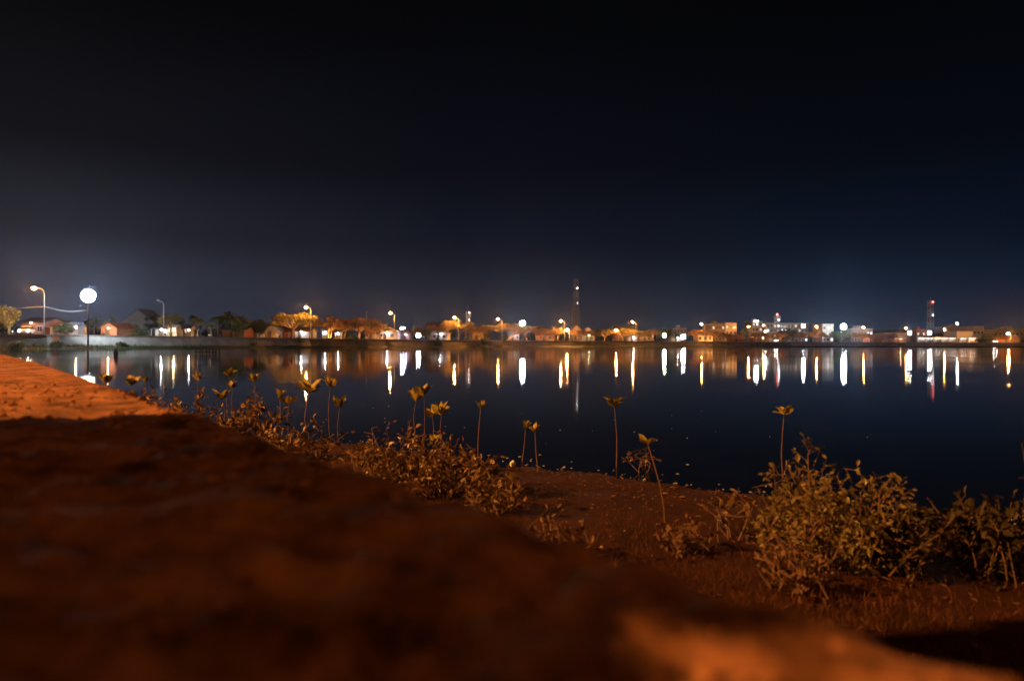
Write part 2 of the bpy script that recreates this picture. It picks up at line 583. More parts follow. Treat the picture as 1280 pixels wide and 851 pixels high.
for px, py, rows, cols, s, doff, lab, mk in FLOODS:
    D = depth_at(px) + doff
    bz = ZG - 0.02 if doff > 0 else 0.2
    h = zat(px, py, D) - bz
    toward = -math.atan2(xat(px, D), -D * -1.0)
    t = thing('floodlight_mast', lab, 'floodlight', (xat(px, D), D, bz), toward, 'white floodlights of the far shore')
    if mk == 'cool':                                      # round lamps massed in the shape of glare; land side ones added for light
        spots = [(0, 0)] + [(math.cos(a * math.pi / 3) * s * 1.08, math.sin(a * math.pi / 3) * s * 1.08) for a in range(6)] + [(math.cos(a * math.pi / 6) * s * 2.1, math.sin(a * math.pi / 6) * s * 2.1) for a in range(12)]
    else:
        spots = [((c - (cols - 1) / 2) * s * 1.08, (r - (rows - 1) / 2) * s * 1.08) for r in range(rows) for c in range(cols)]
    top = max(z for x, z in spots) + s * 0.55
    MB().tube([(0, 0, 0), (0, 0, h * 0.5), (0, 0, h + top)], [0.16, 0.12, 0.08], 8).build('mast', M['darkmetal'], t)
    cb = MB()
    for z in sorted({round(z, 3) for x, z in spots}):
        hwid = max(abs(x) for x, zz in spots if abs(zz - z) < 0.01) + s * 0.3
        cb.box(-hwid, hwid, -0.16, -0.085, h + z - 0.04, h + z + 0.04)
    cb.build('crossbar', M['galv'], t)
    s0 = s
    for q, (x, z) in enumerate(spots):
        z += h
        s = s0 * (0.72 if q > 6 and mk == 'cool' else 1.0)      # the outer ring is of smaller lamps
        f = MB().tube([(x, -0.165, z), (x, -0.24, z), (x, -0.36, z)], [s * 0.28, s * 0.42, s * 0.52], 14).build('floodlight', M['darkmetal'], t)
        MB().tube([(x, -0.363, z), (x, -0.39, z)], [s * 0.48, s * 0.44], 14).build('lens', M[mk], f)
        if mk == 'cool':
            f = MB().tube([(x, 0.09, z), (x, 0.16, z), (x, 0.28, z)], [s * 0.28, s * 0.42, s * 0.52], 14).build('floodlight', M['darkmetal'], t)
            MB().tube([(x, 0.283, z), (x, 0.31, z)], [s * 0.48, s * 0.44], 14).build('lens', M[mk], f)


# ------------------------------------------------------------------ houses and blocks
def make_window(parent, x, y, z, w, h, lit=None):
    """a framed window on a wall face at local y (the face looks to -y)"""
    f = MB()
    f.box(x - w / 2 - 0.08, x + w / 2 + 0.08, y - 0.07, y - 0.003, z + h, z + h + 0.09)
    f.box(x - w / 2 - 0.12, x + w / 2 + 0.12, y - 0.12, y - 0.003, z - 0.09, z)
    f.box(x - w / 2 - 0.08, x - w / 2, y - 0.07, y - 0.003, z, z + h)
    f.box(x + w / 2, x + w / 2 + 0.08, y - 0.07, y - 0.003, z, z + h)
    f.box(x - 0.03, x + 0.03, y - 0.06, y - 0.003, z, z + h)
    o = f.build('window', M['whitepaint'], parent)
    MB().box(x - w / 2, x + w / 2, y - 0.035, y - 0.004, z, z + h).build('pane', lit or M['glass'], o)


def house(px0, px1, yeave, yridge, doff, wallm, roofm, label, gable='side', lit=None, lamp=None, depth=7.0, rot=0.0, porch=False):
    pc = (px0 + px1) / 2
    D = depth_at(pc) + doff + (4 if doff < 20 else 0)
    wd = (px1 - px0) / FPX * D
    ze = max(2.0, zat(pc, yeave, D) - ZG)
    zr = max(ze + 0.7, zat(pc, yridge, D) - ZG)
    t = thing('house', label, 'house', (xat(pc, D), D, ZG - 0.02), rot, 'houses of the far shore')
    hw, dp = wd / 2 - 0.35, depth
    wmb = MB()
    if gable == 'front':
        wmb.prism([(-hw, 0), (hw, 0), (hw, ze), (0, zr - 0.15), (-hw, ze)], 'y', 0, dp)
    else:
        wmb.prism([(0, 0), (dp, 0), (dp, ze), (dp / 2, zr - 0.15), (0, ze)], 'x', -hw, hw)
    wmb.build('wall', wallm, t)
    rf = MB()
    ov = 0.45
    if gable == 'front':
        sl = (zr - ze) / hw
        for s in (-1, 1):
            rf.prism([(0, zr - 0.14), (0, zr + 0.05), (s * (hw + ov), ze - ov * sl + 0.05), (s * (hw + ov), ze - ov * sl - 0.1)][::s], 'y', -ov, dp + ov)
    else:
        sl = (zr - ze) / (dp / 2)
        for s in (-1, 1):
            rf.prism([(dp / 2, zr - 0.14), (dp / 2, zr + 0.05), (dp / 2 + s * (dp / 2 + ov), ze - ov * sl + 0.05), (dp / 2 + s * (dp / 2 + ov), ze - ov * sl - 0.1)][::-s], 'x', -hw - ov, hw + ov)
    rf.build('roof', roofm, t)
    dx = -hw * 0.15
    d = MB().box(dx - 0.45, dx + 0.45, -0.06, -0.003, 0.02, 2.0).build('door', M['wood'], t)
    MB().ball((dx + 0.33, -0.09, 1.0), 0.05, 6, 4).build('handle', M['galv'], d)
    nwin = max(1, int(hw * 2 / 3.2))
    for k in range(nwin):
        x = -hw + (k + 0.5) * 2 * hw / nwin
        if abs(x - dx) < 1.1:
            x = x + 1.5 if x + 2.1 < hw else x - 1.5
        if abs(x) < hw - 0.5 and ze > 2.2:
            make_window(t, x, 0, 0.95, 0.9, min(1.0, ze - 1.2), lit)
    if lamp:
        nl = max(1, int(round(2 * hw / 5)))
        for k in range(nl):
            x = -hw + (k + 0.5) * 2 * hw / nl + 0.3
            o = MB().ball((x, -0.75, min(ze - 0.25, 2.6)), 0.10, 8, 5).build('porch_lamp', M[{'cool_small': 'bulb_cool', 'warm_small': 'bulb_warm'}.get(lamp, lamp)], t)
            MB().tube([(x, -0.003, min(ze - 0.1, 2.75)), (x, -0.75, min(ze - 0.1, 2.75))], 0.03, 5).build('bracket', M['darkmetal'], o)
    if porch:
        pb = MB().box(-hw, hw, -2.0, -0.003, min(ze - 0.1, 2.75), min(ze - 0.1, 2.75) + 0.1)
        pb.build('porch_roof', roofm, t)
        for s in (-1, 1):
            MB().box(s * hw * 0.92 - 0.07, s * hw * 0.92 + 0.07, -1.95, -1.81, 0, min(ze - 0.103, 2.74)).build('porch_post', M['whitepaint'], t)
    return t


C, CR = M['cream'], M['tile']
HOUSES = [
    (24, 56, 402, 396, 17, M['salmon'], M['darktile'], 'salmon walled house with a dark roof, leftmost of the far shore', 'side', None, 'warm_small'),
    (60, 82, 415, 410.5, 13, M['ochre'], CR, 'small orange roofed shed standing left below the tall floodlight', 'side', None, None),
    (124, 148, 409, 402.5, 14, M['salmon'], CR, 'small salmon house with an orange gable, right below the tall floodlight', 'front', None, 'warm_small'),
    (148, 196, 403, 386, 44, M['greyplaster'], M['bluezinc'], 'large hall with a steep blue sheet roof, behind the round bush', 'front', None, None),
    (192, 212, 416, 412.5, 15, M['whitepaint'], M['zinc'], 'low white shed with a zinc roof behind the unlit street lamp', 'side', None, 'cool_small'),
    (276, 307, 417, 412.5, 15, M['salmon'], M['zinc'], 'long low pinkish house below the dark palms', 'side', None, None),
    (311, 330, 417, 412.5, 15, M['whitepaint'], CR, 'little white house with a clay roof left of the grey house', 'side', None, None),
    (329, 347, 412.5, 407.5, 13, M['greyplaster'], M['zinc'], 'grey walled house with a plain blank gable, left of the dark red house', 'front', None, None),
    (346, 362, 414, 407.5, 15, M['brick'], CR, 'dark red brick house squeezed between a grey house and a white fronted house', 'side', None, None),
    (364, 388, 413.5, 408.5, 12, M['whitepaint'], CR, 'white fronted house with a clay roof below the yellow flat crowned tree', 'side', None, 'cool_small'),
    (455, 474, 415.5, 409.5, 17, C, CR, 'cream house half hidden by the wide orange tree and the green bush', 'side', None, None),
    (468, 498, 414.5, 408, 12, M['whitepaint'], CR, 'brightest white fronted house with orange gable, beside a street lamp', 'front', None, 'cool_small'),
    (500, 513, 417, 412.5, 13, C, CR, 'narrow cream house with violet lit front, below the small floodlight', 'front', None, 'purple_small'),
    (532, 560, 408, 402, 34, M['greyplaster'], M['darktile'], 'house with a big dark roof rising behind the white gabled house', 'side', None, None),
    (536, 562, 415.5, 409, 12, M['whitepaint'], CR, 'white gabled house with an orange roof left of a flat crowned tree', 'front', None, 'cool_small'),
    (589, 604, 416, 410.5, 14, C, M['darktile'], 'small cream house left of the two round dark bushes', 'front', None, None),
    (634, 650, 418, 414, 14, M['greyplaster'], M['zinc'], 'low zinc roofed house directly below the middle floodlight', 'side', None, 'cool_small'),
    (669, 694, 418.5, 415, 12, M['ochre'], CR, 'plain orange lit barn with a low roof, right of the middle floodlight', 'side', None, None),
    (714, 727, 412, 405.5, 24, C, CR, 'tall narrow gabled house at the foot of the tall lattice tower', 'front', None, None),
    (726, 744, 415, 409, 20, C, M['zinc'], 'pale gabled house with a green zinc roof, right of the tall lattice tower', 'front', None, 'green_small'),
    (767, 798, 411.5, 407, 40, M['brick'], M['darktile'], 'long house with a dark tiled roof behind the orange trees', 'side', None, None),
    (784, 797, 420.5, 416.5, 13, M['whitepaint'], M['zinc'], 'tiny white kiosk house under the long dark roof', 'side', None, 'cool_small'),
    (798, 816, 420.5, 417, 13, C, M['zinc'], 'low house with a sagging zinc roof right of the tiny white kiosk house', 'side', None, None),
    (838, 853, 421, 417, 14, M['whitepaint'], M['zinc'], 'white house with an arched dark door left of the low white floodlight', 'front', None, 'cool_small'),
    (942, 962, 421.5, 417.5, 12, M['ochre'], CR, 'bright orange sloping roofed house below the pale hotel', 'front', None, 'warm_small'),
    (913, 930, 422, 418, 14, M['brick'], CR, 'dim brick house between the white box house and the orange house', 'side', None, None),
    (1116, 1132, 423, 419.5, 12, M['ochre'], M['zinc'], 'warm lit open shop house with a zinc roof below the hill', 'side', None, 'warm_small'),
    (1086, 1104, 422, 418, 16, M['brick'], CR, 'low brick house right of the small flat crowned tree', 'side', None, None),
    (1244, 1276, 423.5, 418.5, 22, M['ochre'], CR, 'orange lit house behind the brightest orange street lamp at the right end', 'side', None, None),
]
for a in HOUSES:
    house(*a[:8], gable=a[8], lit=a[9], lamp=a[10], porch=(a[10] is not None and random.random() < 0.5))


def block(px0, px1, ytop, doff, wallm, label, cols, rows, litp=0.2, depth=12.0, roofm=None, side=None, pent=True):
    pc = (px0 + px1) / 2
    D = depth_at(pc) + doff
    wd = (px1 - px0) / FPX * D
    h = zat(pc, ytop, D) - ZG
    t = thing('building', label, 'building', (xat(pc, D), D, ZG - 0.02), 0, 'larger buildings of the far shore')
    MB().box(-wd / 2, wd / 2, 0, depth, 0, h - 0.3).build('wall', wallm, t)
    rf = MB().box(-wd / 2 - 0.15, wd / 2 + 0.15, -0.15, depth + 0.15, h - 0.297, h)
    rf.build('roof', roofm or M['concrete'], t)
    if pent:
        MB().box(-wd * 0.12, wd * 0.10, depth * 0.3, depth * 0.6, h + 0.003, h + 1.5).build('stair_head', wallm, t)
    ww = wd / cols
    for r in range(rows):
        for c in range(cols):
            x = -wd / 2 + (c + 0.5) * ww
            z = 1.0 + r * (h - 0.8) / rows
            make_window(t, x, 0, z, min(1.5, ww * 0.5), min(1.3, (h - 0.8) / rows - 0.9),
                        random.choice((M['litpane'], M['litcool'])) if random.random() < litp else None)
    return t


block(886, 906, 404.5, 50, M['greyplaster'], 'dark grey block, left half of the twin block right of the rusty tree', 5, 3, 0.15)
block(906.5, 921, 403, 46, M['whitepaint'], 'whitewashed end block standing right of the dark grey block', 3, 3, 0.25, pent=False)
block(940, 953, 401, 70, M['whitepaint'], 'four storey white tower wing at the left end of the pale hotel', 3, 4, 0.75)
hotel = block(953.5, 1010, 403.5, 74, M['cream'], 'long pale hotel block with a water tower on its roof', 13, 4, 0.22, pent=False)
block(1028, 1042, 404.5, 46, M['whitepaint'], 'small white two storey block left of the big white floodlight', 3, 3, 0.5, pent=False)
block(1064, 1091, 410.5, 40, M['greyplaster'], 'long low grey block right of the big white floodlight', 7, 2, 0.2)
block(842, 858, 410, 60, M['cream'], 'pale flat roofed block behind the low white floodlight', 4, 3, 0.2)
block(872, 891, 419, 13, M['whitepaint'], 'white box house with a small square window below the rusty tree', 3, 1, 0.0, 7, pent=False)
block(1105, 1134, 416, 34, M['greyplaster'], 'flat grey warehouse below the hill', 6, 1, 0.1, pent=False)
block(1180, 1215.5, 408.5, 70, M['greyplaster'], 'wide grey warehouse with a stair head on its roof, right of the lattice tower', 8, 2, 0.1)
block(1216, 1230, 407.5, 64, M['whitepaint'], 'white square ended building right of the wide grey warehouse', 3, 2, 0.1, pent=False)
block(1230.5, 1243, 412, 64, M['cream'], 'low pale annex right of the white square ended building', 3, 1, 0.1, pent=False)
block(1242, 1290, 410.5, 80, M['concrete'], 'long flat concrete hall at the far right edge', 9, 2, 0.1)
block(1196, 1216, 414, 34, M['whitepaint'], 'low white sheet roofed store in front of the wide grey warehouse', 4, 1, 0.4, pent=False)
block(1146, 1160, 411.5, 50, M['brick'], 'reddish brick block left of the red topped lattice tower', 4, 2, 0.15)

# water tower on the hotel roof
D = depth_at(982) + 78
zb = zat(982, 403.5, D)
t = thing('water_tower', 'small water tower with a red beacon on the hotel roof', 'water tower', (xat(971.5, D), D, zb + 0.02))
for sx in (-1, 1):
    for sy in (-1, 1):
        MB().box(sx * 1.1 - 0.15, sx * 1.1 + 0.15, sy * 1.1 - 0.15, sy * 1.1 + 0.15, 0, 1.6).build('leg', M['whitepaint'], t)
MB().tube([(0, 0, 1.603), (0, 0, 3.9), (0, 0, 4.3)], [1.9, 1.9, 0.5], 14).build('tank', M['whitepaint'], t)
o = MB().ball((0, 0, 4.85), 0.5, 8, 6).build('beacon', M['beacon'], t)
o = MB().ball((0, -2.2, 1.5), 0.14, 8, 5).build('lamp', M['cool_small'], t)


# ------------------------------------------------------------------ lattice towers
def lattice(px, ytop, doff, w0, w1, label, n, mats, plat, lights, dishes):
    D = depth_at(px) + doff
    H = zat(px, ytop, D) - ZG
    t = thing('lattice_tower', label, 'tower', (xat(px, D), D, ZG - 0.02), 0.35)

    def wid(z):
        return w0 + (w1 - w0) * min(1, z / (0.8 * H))
    for sx in (-1, 1):
        for sy in (-1, 1):
            MB().tube([(sx * wid(z) / 2, sy * wid(z) / 2, z) for z in (0, 0.4 * H, 0.8 * H, H)], 0.12, 5).build('leg', mats[0], t)
    for k in range(n):
        z0, z1 = H * k / n, H * (k + 1) / n
        a, b = wid(z0) / 2, wid(z1) / 2
        mb = MB()
        for (p, q) in (((-1, -1), (1, -1)), ((1, -1), (1, 1)), ((1, 1), (-1, 1)), ((-1, 1), (-1, -1))):
            mb.tube([(p[0] * a, p[1] * a, z0), (q[0] * b, q[1] * b, z1)], 0.07, 4)
            mb.tube([(q[0] * a, q[1] * a, z0), (p[0] * b, p[1] * b, z1)], 0.07, 4)
            mb.tube([(p[0] * b, p[1] * b, z1), (q[0] * b, q[1] * b, z1)], 0.06, 4)
        mb.build('bracing', mats[k % len(mats)], t)
    for z in plat:
        s = wid(z * H) / 2 + 0.5
        MB().box(-s, s, -s, s, z * H, z * H + 0.1).build('platform', mats[0], t)
    for z, ang in dishes:
        r = wid(z * H) / 2 + 0.45
        MB().box(r * math.cos(ang) - 0.2, r * math.cos(ang) + 0.2, r * math.sin(ang) - 0.2, r * math.sin(ang) + 0.2, z * H, z * H + 2.2).build('antenna', M['whitepaint'], t)
    for z, mk, r in lights:
        MB().ball((0, -wid(z * H) / 2 - 0.7, z * H), r, 8, 5).build('tower_light', M[mk], t)
    MB().tube([(0, 0, H), (0, 0, H + 2.5)], 0.05, 5).build('spike', mats[0], t)


lattice(720, 349, 150, 4.6, 2.0, 'tall grey lattice tower rising highest over the middle of the town', 13, [M['galv']], (0.72, 0.86),
        [(0.855, 'tower_dot', 0.20), (0.62, 'tower_dot', 0.12), (0.2, 'tower_dot', 0.2)], [(0.87, a) for a in (0, 1.2, 2.4, 3.6, 4.8)] + [(0.73, a) for a in (0.5, 2.6, 4.4)])
lattice(585, 389, 60, 2.4, 1.2, 'short red and white striped aerial beside a street lamp', 6, [M['whitepaint'], M['redpaint']], (0.8,),
        [(0.95, 'tower_dot', 0.13), (0.7, 'tower_dot', 0.13)], [(0.82, a) for a in (3.6, 4.8, 5.7)])
lattice(1163, 376, 110, 2.9, 2.3, 'red topped lattice tower rising on the right of the town', 10, [M['whitepaint'], M['whitepaint'], M['redpaint']], (0.9,),
        [(0.97, 'beacon', 0.50), (0.66, 'tower_dot', 0.26), (0.35, 'tower_dot', 0.2)], [(0.66, 0.2), (0.9, 4.2)])
# thin mast
D = depth_at(458) + 40
t = thing('radio_mast', 'thin plain radio mast above the wide orange tree', 'mast', (xat(458, D), D, ZG - 0.02))
MB().tube([(0, 0, 0), (0, 0, zat(458, 388, D) - ZG)], [0.12, 0.05], 6).build('pole', M['galv'], t)
MB().box(-0.5, 0.5, -0.03, 0.03, zat(458, 390, D) - ZG, zat(458, 390, D) - ZG + 0.06).build('crossbar', M['galv'], t)


# ------------------------------------------------------------------ far trees
def leaf_cloud(centers, radii, n, size, flat=1.0):
    """leaf sized quads scattered in clumps"""
    m = len(centers)
    cen = np.asarray(centers, float)
    idx = rng.integers(0, m, n)
    d = rng.normal(size=(n, 3))
    d /= np.linalg.norm(d, axis=1)[:, None]
    d *= (rng.random(n) ** 0.45)[:, None]
    p = cen[idx] + d * np.asarray(radii, float)[idx][:, None] * np.array([1, 1, flat])
    a = rng.normal(size=(n, 3))
    a /= np.linalg.norm(a, axis=1)[:, None]
    b = rng.normal(size=(n, 3))
    b -= a * (a * b).sum(1)[:, None]
    b /= np.linalg.norm(b, axis=1)[:, None]
    s = size * (0.6 + 0.8 * rng.random(n))[:, None]
    q = np.stack([p - a * s, p + b * s * 0.55, p + a * s, p - b * s * 0.55], 1).reshape(-1, 3)
    mb = MB()
    mb.v = [tuple(x) for x in q]
    mb.f = [(4 * k, 4 * k + 1, 4 * k + 2, 4 * k + 3) for k in range(n)]
    return mb


def tree(kind, px, ytop, wpx, doff, leafm, label, lean=0.0, base_z=None, n=None, group=None):
    D = depth_at(px) + doff
    bz = (ZG - 0.02) if base_z is None else base_z
    R = wpx / FPX * D / 2
    if kind == 'umbrella':                                # the crown stands clear of the lamp row in front of it
        D = depth_at(px) + max(min(doff, 9), min(R, 5.5) + 3.2)
    H = max(1.0, zat(px, ytop, D) - bz)
    nm, cat = {'umbrella': ('rain_tree', 'tree'), 'round': ('leafy_tree', 'tree'), 'cone': ('conical_tree', 'tree'), 'bush': ('bush', 'bush'),
               'palm': ('palm_tree', 'palm')}[kind]
    t = thing(nm, label, cat, (xat(px, D), D, bz), random.uniform(0, 6.28) if kind != 'umbrella' else 0, group or {'tree': 'trees of the far shore', 'bush': 'bushes of the far shore', 'palm': 'palms of the far shore'}[cat])
    tr = MB()
    if kind == 'umbrella':
        fork = H * 0.38
        fx = lean * R
        tr.tube([(0, 0, 0), (fx * 0.5, 0, fork * 0.55), (fx, 0, fork)], [H * 0.055, H * 0.042, H * 0.036], 7)
        tips = []
        nb = 9
        for k in range(nb):
            a = 2 * math.pi * k / nb + random.uniform(-0.25, 0.25)
            rr = R * random.uniform(0.5, 0.88)
            zt = H * random.uniform(0.56, 0.86)
            m1 = (fx + math.cos(a) * rr * 0.45, math.sin(a) * rr * 0.45, fork + (zt - fork) * 0.62)
            e = (fx * 0.6 + math.cos(a) * rr, math.sin(a) * rr, zt)
            tr.tube([(fx, 0, fork * 0.97), m1, e], [H * 0.026, H * 0.016, H * 0.006], 5)
            tips.append(e)
            for _ in range(3):
                a2 = a + random.uniform(-0.5, 0.5)
                r2 = R * random.uniform(0.35, 1.0)
                e2 = (fx * 0.5 + math.cos(a2) * r2, math.sin(a2) * r2, H * random.uniform(0.62, 0.95) - 0.18 * H * (r2 / R) ** 2)
                tr.tube([m1, e2], [H * 0.011, H * 0.004], 4)
                tips.append(e2)
        cen, rad = [], []
        for e in tips:
            for _ in range(2):
                cen.append((e[0] + random.uniform(-.12, .12) * R, e[1] + random.uniform(-.12, .12) * R, e[2] + random.uniform(-.01, .07) * H))
                rad.append(R * random.uniform(0.14, 0.26))
        cr = leaf_cloud(cen, rad, n or 4500, max(0.13, R * 0.036), 0.48)
    elif kind == 'round':
        tr.tube([(0, 0, 0), (0.1, 0, H * 0.3), (0, 0.1, H * 0.7)], [H * 0.045, H * 0.035, H * 0.012], 6)
        cen, rad = [], []
        for _ in range(26):
            u = Vector((random.gauss(0, 1), random.gauss(0, 1), random.gauss(0, 1))).normalized() * random.uniform(0.45, 0.92)
            cen.append((u.x * R * 0.85, u.y * R * 0.85, H * 0.60 + u.z * H * 0.36))
            rad.append(R * random.uniform(0.2, 0.36))
        for c in cen[:10]:
            tr.tube([(0, 0.05, H * 0.4), c], [H * 0.016, H * 0.004], 4)
        cr = leaf_cloud(cen, rad, n or 2000, max(0.13, R * 0.05), 0.85)
    elif kind == 'bush':
        tr.tube([(0, 0, 0), (0.05, 0, H * 0.5)], [0.09, 0.03], 5)
        cen, rad = [], []
        for _ in range(16):
            a, q = random.uniform(0, 6.28), random.random() ** 0.5
            cen.append((math.cos(a) * q * R * 0.72, math.sin(a) * q * R * 0.72, H * random.uniform(0.12, 0.45 + 0.42 * (1 - q))))
            rad.append(R * random.uniform(0.22, 0.38))
        cr = leaf_cloud(cen, rad, n or 1300, max(0.09, R * 0.055), 0.85)
        cr.v = [(x, y, max(0.0, z)) for x, y, z in cr.v]
    elif kind == 'cone':
        tr.tube([(0, 0, 0), (0, 0, H * 0.95)], [H * 0.03, 0.02], 6)
        cen = [(random.uniform(-1, 1) * R * (1 - q) * .8, random.uniform(-1, 1) * R * (1 - q) * .8, H * (0.1 + 0.9 * q)) for q in [random.random() for _ in range(30)]]
        rad = [max(0.25, R * 0.5 * (1.05 - c[2] / H)) for c in cen]
        cr = leaf_cloud(cen, rad, n or 1200, max(0.13, R * 0.08))
    else:
        top = Vector((lean * R, 0, H * 0.8))
        tr.tube([(0, 0, 0), (lean * R * 0.3, 0, H * 0.4), tuple(top)], [0.2, 0.15, 0.12], 7)
        cr = MB()
        for k in range(15):
            a = 2 * math.pi * k / 15 + random.uniform(-0.2, 0.2)
            up = random.uniform(0.15, 1.0)
            L = R * random.uniform(0.85, 1.1)
            prev = None
            side = Vector((-math.sin(a), math.cos(a), 0))
            for s in range(9):
                q = s / 8
                p = top + Vector((math.cos(a) * L * q, math.sin(a) * L * q, H * 0.2 * (up * q * 2.0 - (1.0 + up) * q * q * 1.5)))
                wdt = L * 0.20 * math.sin(math.pi * min(1, q * 0.9 + 0.08))
                if prev:
                    for sg in (-1, 1):
                        b0 = prev[0]
                        cr.quad(b0, b0 + side * sg * prev[1] + Vector((0, 0, -prev[1] * 0.6)), p.lerp(b0, 0.35) + side * sg * wdt + Vector((0, 0, -wdt * 0.6)), p.lerp(b0, 0.45))
                prev = (p, wdt)
    tr.build('trunk', M['bark'], t, smooth=True)
    cr.build('crown', leafm, t)
    return t


